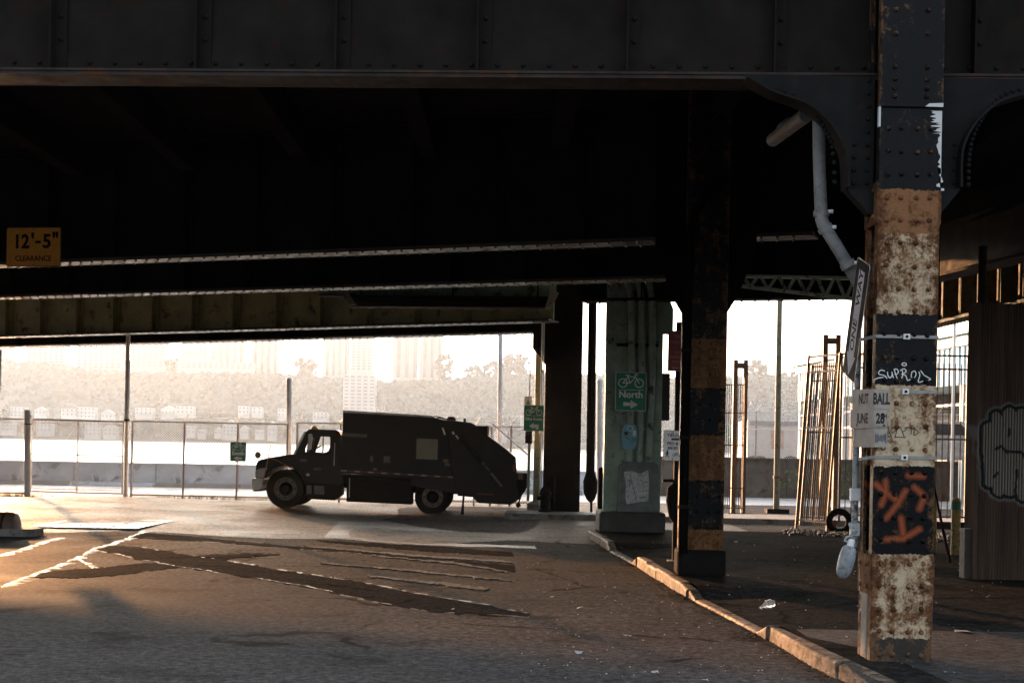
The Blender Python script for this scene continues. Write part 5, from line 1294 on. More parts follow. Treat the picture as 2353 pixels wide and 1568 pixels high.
# ------------------------------------------------------------------ chain link fences, gate, posts
def chain(mb, P, Q, z0, z1, pitch=.075, r=.0055):
    """diagonal wires of a chain link panel between plan points P and Q"""
    P, Q = Vector(P), Vector(Q); L = (Q - P).length; d = (Q - P).normalized(); H = z1 - z0
    n = int((L + H) / pitch)
    for s in (0, 1):
        for k in range(n + 1):
            a = k * pitch - H; b = a + H
            if s: a, b = b, a
            za, zb_ = z0, z1
            def clip(a, b, za, zb_):
                for (lim, sg) in ((0, 1), (L, -1)):
                    if sg * (a - lim) < 0 and sg * (b - lim) < 0: return None
                    if sg * (a - lim) < 0: t = (lim - a) / (b - a); a, za = lim, za + (zb_ - za) * t
                    if sg * (b - lim) < 0: t = (lim - a) / (b - a); b, zb_ = lim, za + (zb_ - za) * t
                return a, b, za, zb_
            c = clip(a, b, za, zb_)
            if c is None: continue
            a, b, za, zb_ = c
            off = .004 if s else -.004; nn = Vector((-d.y, d.x)) * off
            p = P + d * a + nn; q = P + d * b + nn
            mb.tube([(p.x, p.y, za), (q.x, q.y, zb_)], r, 3, cap=False)
    return mb
def coil(mb, P, Q, z, r=.22, turns=3.0, rw=.006):
    P, Q = Vector(P), Vector(Q); L = (Q - P).length; n = int(L * turns * 12); rl = random.Random(int(L * 100))
    pts = []
    for k in range(n + 1):
        t = k / n; a = L * turns * t * 6.2832
        rr_ = r * (1 + .15 * math.sin(t * 37)); p = P.lerp(Q, t)
        pts.append((p.x + .10 * math.cos(a) , p.y + rr_ * math.cos(a) * .6, z + rr_ * math.sin(a) + .04 * math.sin(t * 23)))
    mb.tube(pts, rw, 3, cap=False); return mb
ZR = at(300, 967, DF).z
def fence(label, xa, xb, posts, d=DF, zt=None, coils=True, name='chain_link_fence', sag=True):
    zt = zt or ZR
    A, B = at(xa, 1050, d), at(xb, 1050, d)
    t = thing(name, label, 'fence', (A.x, d, 0), group='chain link fences by the river')
    MB().tube([(A.x, d, zt), (B.x, d, zt)], .024, 8).build('top_rail', M_GALV, t, smooth=True)
    MB().tube([(A.x, d, .12), (B.x, d, .10)], .018, 8).build('bottom_rail', M_RUSTBAR, t, smooth=True)
    for x, r, arm in posts:
        p = at(x, 1050, d); MB().tube([(p.x, d + .02, -.02), (p.x + .01, d + .02, zt + .02)], r, 8).build('post', M_RUSTBAR if r < .035 else M_GALV, t, smooth=True)
        if arm: MB().tube([(p.x, d, zt), (p.x + .16, d - .18, zt + .24)], .016, 6).build('barb_arm', M_GALV, t)
    chain(MB(), (A.x, d - .03), (B.x, d - .03), .06, zt).build('wire_mesh', M_WIRE, t, kind='stuff')
    mb = MB()
    if coils: coil(mb, (A.x, d), (B.x, d), zt + .13, .15, 1.6)
    for k in range(3):
        n = 14; mb.tube([(A.x + (B.x - A.x) * j / n, d - .05 * k, zt + .07 + .075 * k + .03 * math.sin(j * 2.1 + k)) for j in range(n + 1)], .005, 3, cap=False)
    mb.build('barbed_wire', M_WIRE, t, kind='stuff')
    return t
fence('chain link fence bay cut by the left edge', -260, 58, [(-120, .03, True)], )
fence('chain link fence bays between the lamp pole and the capped post', 302, 662, [(302, .035, False), (421, .028, True), (544, .028, True), (658, .03, False)], coils=False)
fence('chain link fence behind the garbage truck', 681, 1214, [(681, .035, False), (780, .028, True), (880, .028, True), (985, .028, True), (1090, .028, True), (1127, .03, False), (1172, .03, True)], zt=ZR + .05)
# double gate
A, B = at(70, 1050, DF), at(284, 1050, DF)
gt = thing('chain_link_gate', 'wide chain link gate leaf between the thick post and the lamp pole', 'gate', (A.x, DF, 0), group=None)
for z, r in ((ZR, .026), (ZR - .09, .014), (at(100, 1042, DF).z, .018), (.16, .022), (.24, .012)): MB().tube([(A.x, DF, z), (B.x, DF, z - .02)], r, 8).build('rail', M_GALV, gt, smooth=True)
xm = at(178, 1050, DF).x
for x in (A.x + .03, xm, B.x - .03): MB().tube([(x, DF, .14), (x, DF, ZR)], .022, 8).build('upright', M_GALV, gt, smooth=True)
for (xa, za, xb, zb_) in ((A.x, ZR - .1, A.x + .35, ZR - .62), (xm, ZR - .1, xm - .38, ZR - .62), (xm, ZR - .1, xm + .4, ZR - .66), (B.x, ZR - .1, B.x - .35, ZR - .62), (xm - .55, .95, xm, .2)):
    MB().tube([(xa, DF, za), (xb, DF, zb_)], .008, 6).build('brace_wire', M_WIRE, gt)
chain(MB(), (A.x, DF - .03), (B.x, DF - .03), .16, ZR).build('wire_mesh', M_WIRE, gt, kind='stuff')
def post(name, label, x, yb, d, yt, r, m, cap=False, cat='post', dx=0):
    b = at(x, yb, d); b.z = 0; tz = at(x + dx, yt, d); t = thing(name, label, cat, tuple(b))
    MB().tube([(b.x, d, -.02), (tz.x, d, tz.z)], [r, r * (.8 if tz.z > 4 else 1)], 14).build('shaft', m, t, smooth=True)
    if cap: MB().lathe((tz.x, d, tz.z), [(r * 1.15, -.03), (r * 1.15, .02), (r * .8, .07), (r * .3, .09)], 14).build('cap', M_GALV, t, smooth=True)
    return t
M_GREYPOLE = mat('grey_pole', (.74, .74, .74), .55, metal=.0, var=.15, scale=6, bump=.05)
t = post('gate_post', 'thick pale gate post near the left edge', 63, 1140, DF - .15, 941, .088, M_GREYPOLE)
p = at(64, 975, DF - .15); MB().tube([(p.x, p.y, p.z), (p.x, p.y, p.z + .04)], .1, 14).build('collar', M_RUSTBAR, t, smooth=True)
MB().tube([(p.x, p.y, p.z + .2), (p.x, p.y, p.z + .28)], .097, 14).build('collar', M_GREYPOLE, t, smooth=True)
t = post('lamp_pole', 'tall slender lamp pole rising over the fence at the left', 288, 1145, DF + .1, 640, .075, M_GREYPOLE, cat='pole', dx=9)
p = at(291, 967, DF + .1); MB().tube([(p.x, p.y, p.z), (p.x, p.y, p.z + .06)], .083, 12).build('collar', M_STEEL, t, smooth=True)
post('capped_post', 'thick grey capped post behind the truck cab', 664, 1145, DF + .25, 874, .075, M_GREYPOLE, cap=True)
post('lamp_pole', 'tall slender pole behind the tail of the truck', 1146, 1145, DF + .8, 640, .072, M_GREYPOLE, cat='pole', dx=5)
post('capped_post', 'thick grey capped post seen in the slit beside the green column', 1377, 1140, DF + .3, 876, .08, M_GREYPOLE, cap=True)
t = thing('fence_brace', 'diagonal brace pipe of the fence behind the truck tail', 'brace', tuple(at(1214, 1045, DF - .1)))
MB().tube([at(1130, 972, DF - .1), at(1214, 1045, DF - .1)], .022, 8).build('pipe', M_GALV, t, smooth=True)
# weeds at the foot of the fence
M_WEED = mat('dry_weed', (.10, .085, .04), .8, var=.4, scale=6, bump=0)
rl = random.Random(21)
mb = MB()
for k in range(420):
    x = rl.choice([at(458, 1145, DF).x, at(535, 1145, DF).x, at(620, 1145, DF).x, at(60, 1140, DF).x, at(30, 1140, DF).x, at(380, 1145, DF).x]) + rl.gauss(0, .35); y = DF - .1 + rl.gauss(0, .08); h = rl.uniform(.04, .2)
    dx, dy = rl.gauss(0, .06), rl.gauss(0, .04); mb.add([(x - .012, y, -.01), (x + .012, y, -.01), (x + dx, y + dy, h)], [(0, 1, 2)])
tag(mb.build('weeds', M_WEED, kind='stuff'), 'dry weeds along the foot of the fence', 'weeds')

# ------------------------------------------------------------------ sea wall, right hand wall
DW = 52.0
zw = at(100, 1058, DW).z
sw = thing('sea_wall', 'grey concrete sea wall of panels along the river', 'wall', (-20, DW, 0))
x = -46.0; pm = MB().box((.02, 0, -.3), (2.98, .35, zw - .06)).mesh('wall_panel', M_SEAW)
cm = MB().box((.0, -.06, zw - .058), (2.995, .42, zw)).mesh('coping', M_SEAW)
while x < 3:
    piece('wall_panel', pm, sw, (x, DW + rl.uniform(-.01, .01), 0)); piece('coping', cm, sw, (x, DW, 0)); x += 3.0
jb = thing('jersey_barrier', 'row of low pale concrete barrier blocks before the sea wall', 'barrier', (-10, DW - 1.2, 0))
zj = at(200, 1112, DW - 1.2).z
for k in range(12):
    x = -34 + k * 3.05
    m2 = MB().prism([[(0, -.05), (.6, -.05), (.6, .03), (.42, .14), (.36, zj), (.24, zj), (.18, .14), (0, .03)]], 0, 2.98)
    m2.v = [(x + v[1], DW - 1.6 + v[0], v[2]) for v in m2.v]; m2.build('barrier_block', M_CONC if k % 3 else M_SEAW, jb)
DR = 51.0
zr = at(1800, 1056, DR).z
rw_ = thing('brown_wall', 'brown concrete wall behind the pole and plants at the right', 'wall', (10, DR, 0))
x0 = at(1500, 1056, DR).x
k = 0; x = x0
pm2 = MB().box((.01, 0, -.2), (2.39, .3, zr)).mesh('wall_panel', M_BRWALL)
while x < 24: piece('wall_panel', pm2, rw_, (x, DR + rl.uniform(-.012, .012), 0)); x += 2.4
MB().box((x0, DR - .05, zr + .002), (24, DR + .35, zr + .06)).build('coping', M_BRWALL, rw_)
MB().box((3, 44, -.05), (40, 50.9, .012)).build('yard', M_PROM, None)
tag(bpy.data.objects['yard'], 'pale sunlit yard in front of the brown wall', kind='structure')
fence('chain link fence standing on the brown wall at the right', 1712, 2300, [(1735, .03, True), (1926, .03, True), (2060, .03, True), (2200, .03, True)], d=DR + .12, zt=at(1800, 944, DR).z)
t = thing('guard_rail', 'thin horizontal rail of the fence on the brown wall', 'rail', tuple(at(1720, 986, DR)))
MB().tube([at(1712, 985, DR + .05), at(2300, 996, DR + .05)], .02, 6).build('rail', M_GALV, t)
# small plants by the wall
def plant(x, y, d, label, n, seed, hmax=.7, m=None):
    b = at(x, y, d); t = thing('wall_plant', label, 'plant', tuple(b), group='plants by the brown wall'); rl = random.Random(seed)
    mm = m or mat('plant_leaf', (.075, .15, .035), .55, var=.4, scale=8, bump=0)
    MB().tube([(b.x, d, 0), (b.x + .05, d, b.z), (b.x + .1, d, b.z + .4)], [.015, .012, .006], 5).build('stem', M_WEED, t)
    for k in range(n):
        a, s = rl.uniform(0, 6.28), rl.uniform(.08, .17); c = Vector((b.x + rl.gauss(0, .25), d - .1 + rl.gauss(0, .1), b.z + rl.uniform(-.3, .45) * hmax * 1.4))
        u = Vector((math.cos(a), math.sin(a) * .5, rl.uniform(-.5, .4))).normalized() * s; v = Vector((-u.y, u.x, rl.uniform(-.2, .6))).normalized() * s * .45
        MB().add([c, c + u * .5 + v, c + u, c + u * .5 - v], [(0, 1, 2, 3)]).build('leaf', mm, t)
plant(1806, 1105, DR - .5, 'bright leaved plant just right of the green lamp pole', 26, 1)
plant(1944, 1110, DR - .5, 'taller leafy plant behind the steel bars', 34, 2, 1.0)
plant(1895, 1105, DR - .5, 'small leafy plant behind the leaning gate leaf', 22, 3)
plant(1968, 1130, DR - .6, 'grassy weed clump left of the rusty column', 40, 4, .9)

# ------------------------------------------------------------------ pale warehouse at the right
wh = thing('warehouse', 'pale blue corrugated warehouse beyond the right hand fence', 'warehouse', tuple(at(1900, 1050, 66)))
P0, P1 = at(1834, 900, 67.0), at(2420, 900, 41.0)
pz0 = at(1834, 824, 67.0).z; 
M_PALE = mat('pale_blue_cladding', (.46, .62, .68), .6, var=.1, scale=1.5, bump=.05); M_FASC = mat('white_fascia', (.70, .70, .68), .6, var=.1, bump=0); M_TEALP = mat('teal_trim', (.20, .36, .40), .6, var=.1, bump=0); M_VOID = mat('dark_bay', (.035, .035, .04), .7, bump=0)
Lw = (P1.xy - P0.xy).length; dw = (P1.xy - P0.xy).normalized(); nw_ = Vector((dw.y, -dw.x))
if nw_.x > 0: nw_ = -nw_
def wq(s0, s1, z0, z1, o0, o1, nm, m):
    a, b = P0.xy + dw * s0, P0.xy + dw * s1
    q = [a + nw_ * o0, b + nw_ * o0, b + nw_ * o1, a + nw_ * o1]
    return MB().add([(p.x, p.y, z) for z in (z0, z1) for p in q], [(0,1,2,3),(4,5,6,7),(0,1,5,4),(1,2,6,5),(2,3,7,6),(3,0,4,7)]).build(nm, m, wh)
zl = at(1834, 922, 67.0).z
wq(0, Lw, zl, pz0 - .35, 0, -9, 'upper_wall', M_PALE)
for k in range(int(Lw / .45)): wq(k * .45 + .1, k * .45 + .3, zl + .02, pz0 - .75, .004, .05, 'cladding_rib', M_PALE)
wq(-.2, Lw, pz0 - .35, pz0, .25, -9, 'fascia', M_FASC)
wq(-.2, Lw, pz0 - .72, pz0 - .352, .10, .003, 'trim_band', M_TEALP)
wq(0, Lw, 0, zl - .002, -2.5, -9, 'lower_wall', M_VOID)
for k in range(int(Lw / 3.2) + 1):
    wq(k * 3.2, k * 3.2 + .28, 0, zl - .003, -.02, -.3, 'pillar', M_FASC)
    wq(k * 3.2 + .29, k * 3.2 + 3.19, zl - 1.35, zl - 1.25, -.05, -.12, 'railing', M_FASC)
    wq(k * 3.2 + .29, k * 3.2 + 3.19, zl - .7, zl - .62, -.05, -.12, 'railing', M_FASC)
    wq(k * 3.2 + .8, k * 3.2 + 2.6, .3, zl - 1.6, -2.4, -2.49, 'door_panel', M_TEALP if k % 2 else M_PALE)
# white trailer with faded colour patches
tr = thing('white_trailer', 'white box trailer with faded orange lettering behind the right hand fence', 'trailer', tuple(at(1780, 1060, 58)))
MB().box(at(1716, 1060, 58), at(1832, 968, 58) + Vector((0, 2.4, 0))).build('box', mat('trailer_white', (.62, .58, .54), .5, var=.12, bump=.05), tr)
for q in (((1770, 1030), (1800, 985)),): MB().box(at(*q[0], 57.98), at(*q[1], 57.985)).build('faded_print', mat('faded_orange', (.45, .25, .15), .6, var=.5, scale=2.5, bump=0), tr)
MB().box(at(1716, 1066, 58), at(1832, 1061, 58) + Vector((0, 2.3, 0))).build('chassis', M_STEEL, tr)
for x in (1730, 1745, 1815): 
    c = at(x, 1066, 58); MB().tube([(c.x, 57.9, c.z - .1), (c.x, 58.3, c.z - .1)], .45, 16).build('wheel', M_BLACK, tr)
MB().box(at(1722, 976, 57.9), at(1832, 968, 57.95)).build('awning', mat('awning_grey', (.22, .21, .2), .6), tr)
pk = thing('parked_car', 'pale parked car half hidden behind the steel bars right of the rusty column', 'car', tuple(at(2165, 1050, 46)))
c = at(2170, 1020, 46)
MB().prism([[(c.x - 1.2, c.z - .5), (c.x + 2, c.z - .5), (c.x + 2, c.z + .1), (c.x + 1.2, c.z + .25), (c.x + .6, c.z + .75), (c.x - .9, c.z + .75), (c.x - 1.2, c.z + .3)]], 46, 47.7).build('body', mat('silver_car_paint', (.40, .40, .40), .35, metal=.4, bump=0), pk, bevel=.06)
MB().prism([[(c.x - .9, c.z + .3), (c.x + .9, c.z + .3), (c.x + .5, c.z + .66), (c.x - .75, c.z + .66)]], 45.97, 45.99).build('window', M_VOID, pk)
for dx in (-.7, 1.4): MB().tube([(c.x + dx, 45.95, c.z - .5), (c.x + dx, 46.2, c.z - .5)], .33, 16).build('wheel', M_BLACK, pk)

# ------------------------------------------------------------------ steel frames, gate leaves and bar fences at the right
def barpanel(name, label, A, B, z0, z1, n, m, lean=(0, 0), rails=(.04, .5, .93), rw=.02, fr=.035, cat='gate'):
    A, B = Vector((A.x, A.y, 0)), Vector((B.x, B.y, 0)); t = thing(name, label, cat, tuple(A)); H = z1 - z0; ln = Vector((lean[0], lean[1], 0))
    def pt(s, h): return A.lerp(B, s) + Vector((0, 0, z0 + H * h)) + ln * h
    for s in (0, 1): MB().bar(pt(s, 0), pt(s, 1), fr, fr).build('stile', m, t)
    for h in rails: MB().bar(pt(0, h), pt(1, h), fr * .7, fr * .8).build('rail', m, t)
    for k in range(1, n): MB().tube([pt(k / n, .03), pt(k / n, .95)], rw / 2, 5).build('bar', m, t)
    return t
def hframe(label, x0, x1, yb, d, yt, w):
    a, b = at(x0, yb, d), at(x1, yb, d); z = at(x0, yt, d).z; t = thing('steel_portal', label, 'portal', ((a.x + b.x) / 2, d, 0), group='tall steel gate frames')
    for p in (a, b): MB().box((p.x - w/2, d, -.02), (p.x + w/2, d + .15, z)).build('post', M_RUSTBAR, t)
    MB().box((a.x + w/2, d + .02, z - .22), (b.x - w/2, d + .12, z - .08)).build('crossbar', M_RUSTBAR, t)
    MB().box((a.x - .15, d - .1, -.02), (b.x + .25, d + .25, .04)).build('base_plate', M_STEEL, t)
    return t
hframe('short steel gate frame right of the striped column', 1684, 1707, 1180, 37.6, 826, .115)
hframe('tall steel gate frame behind the leaning gate leaf', 1889, 1918, 1200, 34.8, 768, .12)
a, b = at(1660, 1175, 37.3), at(1706, 1175, 37.0)
barpanel('bar_gate', 'narrow dark bar gate folded against the short gate frame', a, b, .08, at(1680, 868, 37.2).z, 9, M_RUSTBAR, rails=(.03, .18, .5, .74, .95))
for i, (x, y, xb_, yb_, n_, lb) in enumerate(((1828, 1218, 1899, 1226, 16, 'rusty gate leaf of thin bars leaning beside the tall gate frame'), (1845, 1212, 1905, 1216, 8, 'second rusty gate leaf tucked behind the leaning one'))):
    A, B = G(x, y), G(xb_, yb_)
    if i: A.y += .35; B.y += .5
    zt1 = at(1862, 815, 30.4).z
    barpanel('bar_gate', lb, A, B, .05, zt1 - .12 * i, n_, M_RUSTBAR, lean=(.22, .05), rails=(.05, .58, .90, .99), rw=.026, fr=.045)
A, B = at(1926, 1212, 32.7), at(2216, 1212, 32.7)
tbf = barpanel('bar_fence', 'tall rusty bar fence behind the rusty column', A, B, .1, at(2080, 813, 32.7).z, 21, M_RUSTBAR, rails=(.04, .5, .915, .995), rw=.024, fr=.05, cat='fence')
a = at(2236, 1212, 32.9); bb_ = at(2290, 1212, 32.9)
fence('short chain link panel beside the corrugated wall', 2219, 2290, [(2221, .02, False)], d=32.9, zt=at(2230, 1010, 32.9).z, coils=True)
gp_ = post('lamp_pole', 'slim pale green lamp pole in the right opening', 1783, 1180, 38.6, 560, .085, mat('pale_green_pole', (.20, .20, .13), .55, var=.25, scale=5, bump=.1, rust=.2), cat='pole', dx=10)
p = at(1786, 1098, 38.6); MB().tube([(p.x, p.y, p.z), (p.x, p.y, p.z + .06)], .125, 12).build('collar', M_RUSTBAR, gp_, smooth=True)
MB().box((p.x - .3, 38.4, 0), (p.x + .3, 38.85, .13)).build('base_plate', M_STEEL, gp_, bevel=.01)
post('lamp_pole', 'white pole in front of the warehouse right of the rusty column', 2186, 1140, 44.0, 735, .055, M_FASC, cat='pole', dx=7)
# leaning dark poles
t = thing('leaning_pole', 'black pole leaning behind the rusty column', 'pole', tuple(at(2178, 1290, 20.0)))
MB().tube([at(2141, 1100, 21.0), at(2182, 1290, 20.2)], .022, 8).build('shaft', M_STEEL, t)
t = thing('barrier_rail', 'dark wooden barrier rail across the foot of the bar fence', 'barrier', tuple(at(2180, 1210, 30)))
MB().bar(at(2120, 1205, 30.5), at(2245, 1208, 30.5), .06, .16).build('rail', M_STEEL, t)
for x in (2130, 2236): MB().box(at(x, 1240, 30.5) - Vector((.04, 0, 0)), at(x, 1196, 30.5) + Vector((.04, .06, 0))).build('leg', M_STEEL, t)
# discarded tyre with red drum
tc_ = at(1927, 1212, 29.2); ty = thing('tyre', 'old black tyre standing among the bars with a red drum inside', 'tyre', (tc_.x, tc_.y, 0))
mb = MB(); cz = .275
pts = [(tc_.x + .21*math.cos(k*.2618), tc_.y, cz + .21*math.sin(k*.2618)) for k in range(25)]; mb.tube(pts, .068, 10, cap=False); mb.build('tread', M_BLACK, ty, smooth=True)
MB().box((tc_.x - .17, tc_.y + .07, 0.03), (tc_.x - .03, tc_.y + .2, .30)).build('red_drum', mat('red_drum_paint', (.22, .015, .012), .5), ty, bevel=.03)
# gravel heap of broken asphalt
M_RUB = mat('broken_asphalt', (.030, .028, .027), .6, var=.5, scale=14, bump=.3)
mb = MB(); rl = random.Random(8)
for k in range(3200):
    f = rl.random() ** .6; x = 1800 + 380 * rl.random(); y = 1213 + (x - 1780) * .05 + (rl.random() + rl.random()) * 16
    p = G(x, y, WZ * 0); r = rl.uniform(.008, .036) ; z = (WZ if p.y < kp[0].y + .5 else 0) + rl.uniform(0, .05)
    mb.add([(p.x + v.x * r * rl.uniform(.6, 1.3), p.y + v.y * r, z + v.z * r * .8) for v in iv], ifa)
tag(mb.build('rubble', M_RUB, kind='stuff'), 'dark crumbled asphalt rubble in front of the bar fence', 'rubble')

# lattice beam and bright edge in the right opening
la = thing('lattice_beam', 'pale green riveted lattice beam above the right opening', 'beam', tuple(at(1830, 650, 25.0)))
q0, q1 = at(1700, 634, 24.6), at(1985, 640, 22.6); h0, h1 = .17, .34
MB().bar(q0, q1, .3, .04).build('top_chord', M_TEAL, la); 
l0, l1 = q0 - Vector((0, 0, h0)), q1 - Vector((0, 0, h1)); MB().bar(l0, l1, .34, .06).build('bottom_chord', M_TEAL, la)
n = 13
for k in range(n):
    a = q0.lerp(q1, (k + .1) / n); b = l0.lerp(l1, (k + .9) / n)
    if k % 2: a, b = q0.lerp(q1, (k + .9) / n), l0.lerp(l1, (k + .1) / n)
    MB().bar(a + Vector((0, -.15, 0)), b + Vector((0, -.15, 0)), .02, .055).build('lattice_bar', M_TEAL, la)
gs = MB().box((q0.x, q0.y + .2, q0.z - .1), (q0.x + .3, q0.y + .22, q0.z + .1))
lb_ = thing('eave_beam', 'dark olive beam with a bright lower edge behind the lattice beam', 'beam', tuple(at(1700, 655, 29)))
MB().box(at(1696, 662, 29.2), at(2000, 640, 29.2) + Vector((0, .12, 0))).build('web', M_OLIVE, lb_)
MB().box(at(1696, 663.5, 29.0), at(1870, 662.3, 29.4)).build('flange', M_TEAL, lb_)

# ------------------------------------------------------------------ corrugated wall with graffiti
DG = 18.0
gw = at(2238, 1330, DG); gw.z = WZ
zt2 = at(2240, 692, DG).z
pitch_ = .036
def corr_mat():
    t = NT('rusty_corrugated_steel'); geo = t.n('NewGeometry'); spx = t.n('SeparateXYZ'); t.l(geo.outputs['Position'], spx.inputs[0]); pos = geo.outputs['Position']
    st = t.n('Mapping'); st.inputs['Scale'].default_value = (14, 14, .7); t.l(pos, st.inputs['Vector'])
    c = t.ramp(t.noise(1.0, 6, .6, st.outputs[0]), [(.3, (.045, .026, .018)), (.55, (.105, .062, .042)), (.75, (.17, .11, .078))])
    def gp2(x, y): p = at(x, y, DG); return (p.x - gw.x, p.z - gw.z)
    x = t.math('SUBTRACT', spx.outputs[0], gw.x); z = t.math('SUBTRACT', spx.outputs[2], gw.z)
    wz = t.math('MULTIPLY', t.math('SUBTRACT', t.noise(6, 3, .5, pos), .5), .07)
    P = (t.math('ADD', x, wz), t.math('ADD', z, wz))
    def union(segs):
        d = None
        for a, b in segs:
            q = t.segdist(P, gp2(*a), gp2(*b)); d = q if d is None else t.math('MINIMUM', d, q)
        return d
    body = union([((2270,985),(2274,1105)), ((2290,958),(2294,1125)), ((2318,950),(2320,1125)), ((2345,952),(2348,1135)), ((2372,960),(2375,1130)), ((2400,960),(2400,1130)), ((2430,955),(2430,1120))])
    lines = union([((2288,1030),(2300,1024)), ((2300,1024),(2312,1038)), ((2312,1038),(2345,1040)), ((2345,1040),(2360,1060)), ((2282,1095),(2292,1085)), ((2318,985),(2316,1000)), ((2334,1080),(2334,1150))])
    def less(d, a, s=.006): return t.math('DIVIDE', t.math('SUBTRACT', a + s, d), s, clamp=True)
    c = t.mix(t.math('MULTIPLY', less(body, .135, .02), .8), c, (.22, .21, .20))
    c = t.mix(less(body, .112), c, (.012, .011, .011))
    rdg = t.math('ADD', t.math('MULTIPLY', t.math('COSINE', t.math('MULTIPLY', x, 2 * math.pi / pitch_)), -.42), .55, clamp=True)
    c = t.mix(t.math('MULTIPLY', less(body, .072), rdg), c, (.36, .31, .25))
    c = t.mix(less(lines, .014), c, (.02, .018, .017))
    t.l(c, t.b.inputs['Base Color']); t.b.inputs['Roughness'].default_value = .62
    t.bump(t.noise(60, 4, .6, pos), .3, .005)
    return t.m
M_CORR = corr_mat()
cw = thing('corrugated_wall', 'tall rusty corrugated steel wall with a pale graffiti throw up at the right edge', 'wall', tuple(gw))
pitch = .036
for k in range(5):
    xa = gw.x + k * .72; mb = MB(); n = 20 * 6
    for i in range(n + 1):
        xx = xa + .72 * i / n; yy = DG + .013 * math.cos(i / 6 * 2 * math.pi) + .006 * (k % 2) 
        mb.v += [(xx, yy, WZ), (xx, yy, zt2 + (.0 if k else -.02))]
    for i in range(n): mb.f.append((2*i, 2*i+2, 2*i+3, 2*i+1))
    mb.build('corrugated_sheet', M_CORR, cw, smooth=True)
mb = MB(); n = 12 * 6
for i in range(n + 1):
    yy = DG + .012 + .43 * i / n; xx = gw.x + .006 + .008 * math.cos(i / 6 * 2 * math.pi); mb.v += [(xx, yy, WZ), (xx, yy, zt2)]
for i in range(n): mb.f.append((2*i, 2*i+2, 2*i+3, 2*i+1))
mb.build('side_sheet', M_CORR, cw, smooth=True)
MB().box((gw.x + .02, DG + .06, WZ), (gw.x + 3.5, DG + .4, zt2 - .05)).build('backing', M_STEEL, cw)
MB().box((gw.x - .10, DG + .1, WZ), (gw.x - .005, DG + .3, at(2235, 1215, DG).z)).build('timber_post', mat('dark_timber', (.05, .038, .03), .8), cw)
rp = at(2268, 690, 18.25); rt = at(2269, 565, 18.25)
t = thing('round_post', 'dark round steel post sticking up behind the corrugated wall', 'post', (rp.x, rp.y, WZ))
MB().tube([(rp.x, 18.5, WZ), (rp.x + .01, 18.5, rt.z)], .052, 14).build('shaft', M_SLATE, t, smooth=True); MB().tube([(rp.x + .01, 18.5, rt.z), (rp.x + .01, 18.5, rt.z + .03)], .06, 14).build('cap', M_SLATE, t, smooth=True)

# ------------------------------------------------------------------ litter
M_LIT = mat('litter_white', (.55, .53, .50), .6, var=.2, scale=20, bump=.2); 
M_PLAS = NT('clear_plastic'); M_PLAS.b.inputs['Base Color'].default_value = (.9, .9, .88, 1); M_PLAS.b.inputs['Roughness'].default_value = .15; M_PLAS.b.inputs['Transmission Weight'].default_value = .75; M_PLAS.b.inputs['IOR'].default_value = 1.3
cp = G(1762, 1398, WZ)
t = thing('plastic_cup', 'crushed clear plastic cup lying on the dark sidewalk', 'cup', tuple(cp))
MB().tube([cp + Vector((-.075, .0, .014)), cp + Vector((-.045, .005, .022)), cp + Vector((-.01, .01, .04)), cp + Vector((.03, .0, .052)), cp + Vector((.06, 0, .045)), cp + Vector((.075, 0, .035))], [.010, .018, .038, .048, .040, .015], 14).build('dome', M_PLAS.m, t, smooth=True)
MB().tube([cp + Vector((-.012, .01, .041)), cp + Vector((-.004, .009, .043))], .046, 14).build('rim', M_PLAS.m, t, smooth=True)
rl = random.Random(31)
LT = [((1880,1535), .10, 0, 'white crumpled paper scrap in the gutter beside the near kerb'), ((1332,1397), .07, 0, 'pale crumpled cup lid on the road in front of the striped column'), ((1440,1462), .09, 0, 'flat white paper scrap on the road beside the dropped kerb'), ((1333,1500), .10, 0, 'white paper scrap on the road near the bottom edge'),
      ((1523,1384), .06, 0, 'small pale scrap near the raised kerb stone'), ((1268,1372), .06, 0, 'thin pale strip of litter on the road'), ((1620,1565), .07, 0, 'torn white scrap at the bottom edge of the road'), ((1690,1245), .10, 1, 'white sticks lying behind the striped column'),
      ((2215,1452), .2, 1, 'pale dry straw lying behind the rusty column'), ((2055,1400), .05, 1, 'small scrap left of the column foot'), ((1412,1350), .05, 0, 'little scrap by the trench patch end'), ((1505,1545), .06, 0, 'small dark leaf scrap on the grey road'), ((1390,1232), .08, 1, 'paper scrap at the foot of the plinth'), ((1040,1400), .05, 0, 'tiny scrap beside the long trench patch')]
for (x, y), s, onw, lb in LT:
    p = G(x, y, WZ if onw else 0); t_ = MB(); n = 9; c = p + Vector((0, 0, .012)); ring_ = []
    for k in range(n):
        a = 6.2832 * k / n; ring_.append(c + Vector((math.cos(a) * s * .6 * rl.uniform(.4, 1.0), math.sin(a) * s * .7 * rl.uniform(.4, 1.0), rl.uniform(-.010, .012))))
    t_.add([c + Vector((0, 0, .008))] + ring_, [(0, 1 + k, 1 + (k + 1) % n) for k in range(n)])
    o = t_.build('paper_scrap', M_LIT); tag(o, lb, 'litter', 'scraps of litter on the ground')
mb = MB()
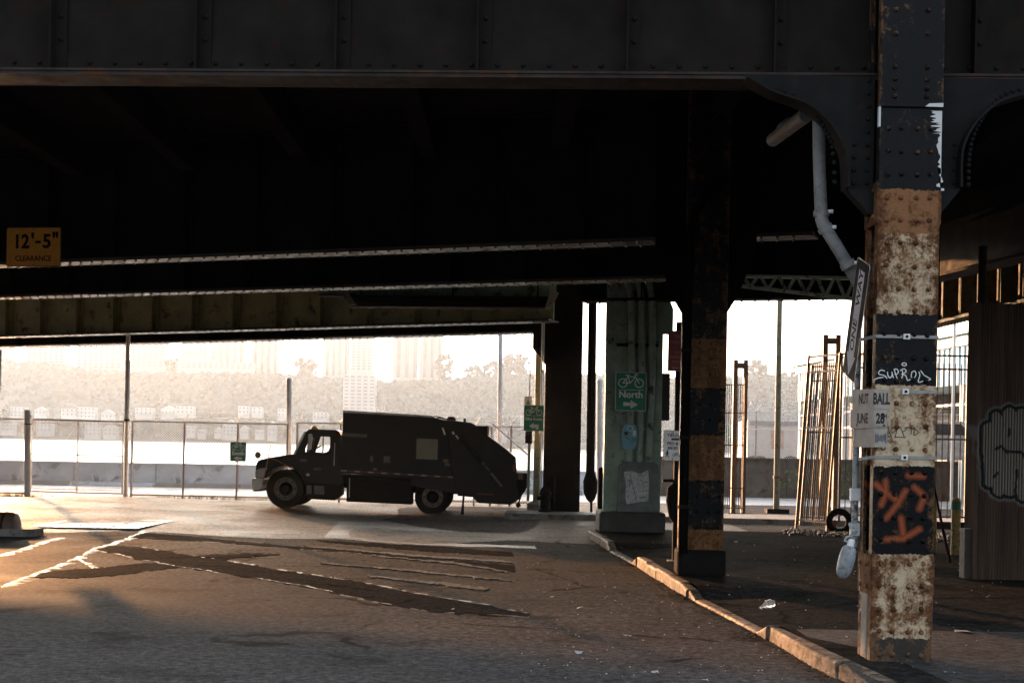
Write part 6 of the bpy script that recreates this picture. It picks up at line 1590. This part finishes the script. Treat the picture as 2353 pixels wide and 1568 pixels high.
for k in range(420):
    x, y = rl.uniform(1180, 2300), rl.uniform(1240, 1560); p = G(x, y, 0)
    onw = False
    for i in range(len(kp) - 1):
        a, b = kp[i], kp[i+1]
        if min(a.y, b.y) <= p.y <= max(a.y, b.y): onw = p.x > a.x + (b.x - a.x) * (p.y - a.y) / (b.y - a.y) 
    if onw:
        p = G(x, y, WZ)
        if rl.random() < .5: continue
    elif rl.random() < .3: continue
    r = rl.uniform(.003, .010)
    mb.add([(p.x + v.x * r, p.y + v.y * r * 1.5, p.z + .004 + v.z * r * .5) for v in iv], ifa)
tag(mb.build('grit', M_LIT, kind='stuff'), 'pale specks of grit and broken litter on road and sidewalk', 'grit')

# dead leaves and grit gathered in the gutter
M_LEAFB = mat('dead_leaf', (.11, .075, .042), .8, var=.6, scale=30, bump=0)
mb = MB()
for k in range(1500):
    i = rl.randrange(0, len(kp) - 2); a, b = kp[i], kp[i+1]; p = a.lerp(b, rl.random()); o = -min(.5, rl.expovariate(14)); n = inn[i]
    if p.y < 9.5: continue
    c = Vector((p.x + n.x * o, p.y + n.y * o, .006 + roadz(p.x, p.y))); r = rl.uniform(.006, .026); an = rl.uniform(0, 6.28)
    u = Vector((math.cos(an), math.sin(an), rl.uniform(-.2, .4))) * r; v = Vector((-math.sin(an), math.cos(an), rl.uniform(-.2, .4))) * r * rl.uniform(.4, .9)
    mb.add([c - u, c + v, c + u, c - v + Vector((0, 0, r * .3))], [(0, 1, 2), (0, 2, 3)])
tag(mb.build('gutter_debris', M_LEAFB, kind='stuff'), 'dead leaves and grit gathered in the gutter along the kerb', 'debris')

# ------------------------------------------------------------------ haze over the river
HZ_D = 0.000145
hz = MB().box((-1700, -300, -4), (1700, 2300, 150)).build('haze', M_ROAD, kind='stuff')
hm = bpy.data.materials.new('evening_haze'); hm.use_nodes = True; hn = hm.node_tree; hn.nodes.clear()
ho = hn.nodes.new('ShaderNodeOutputMaterial'); hv = hn.nodes.new('ShaderNodeVolumePrincipled')
hv.inputs['Color'].default_value = (.70, .84, .98, 1); hv.inputs['Density'].default_value = HZ_D; hv.inputs['Anisotropy'].default_value = .56
hn.links.new(hv.outputs[0], ho.inputs['Volume'])
hz.data.materials.clear(); hz.data.materials.append(hm)
tag(hz, 'pale evening haze over the river and street', 'haze')
hz.visible_shadow = True
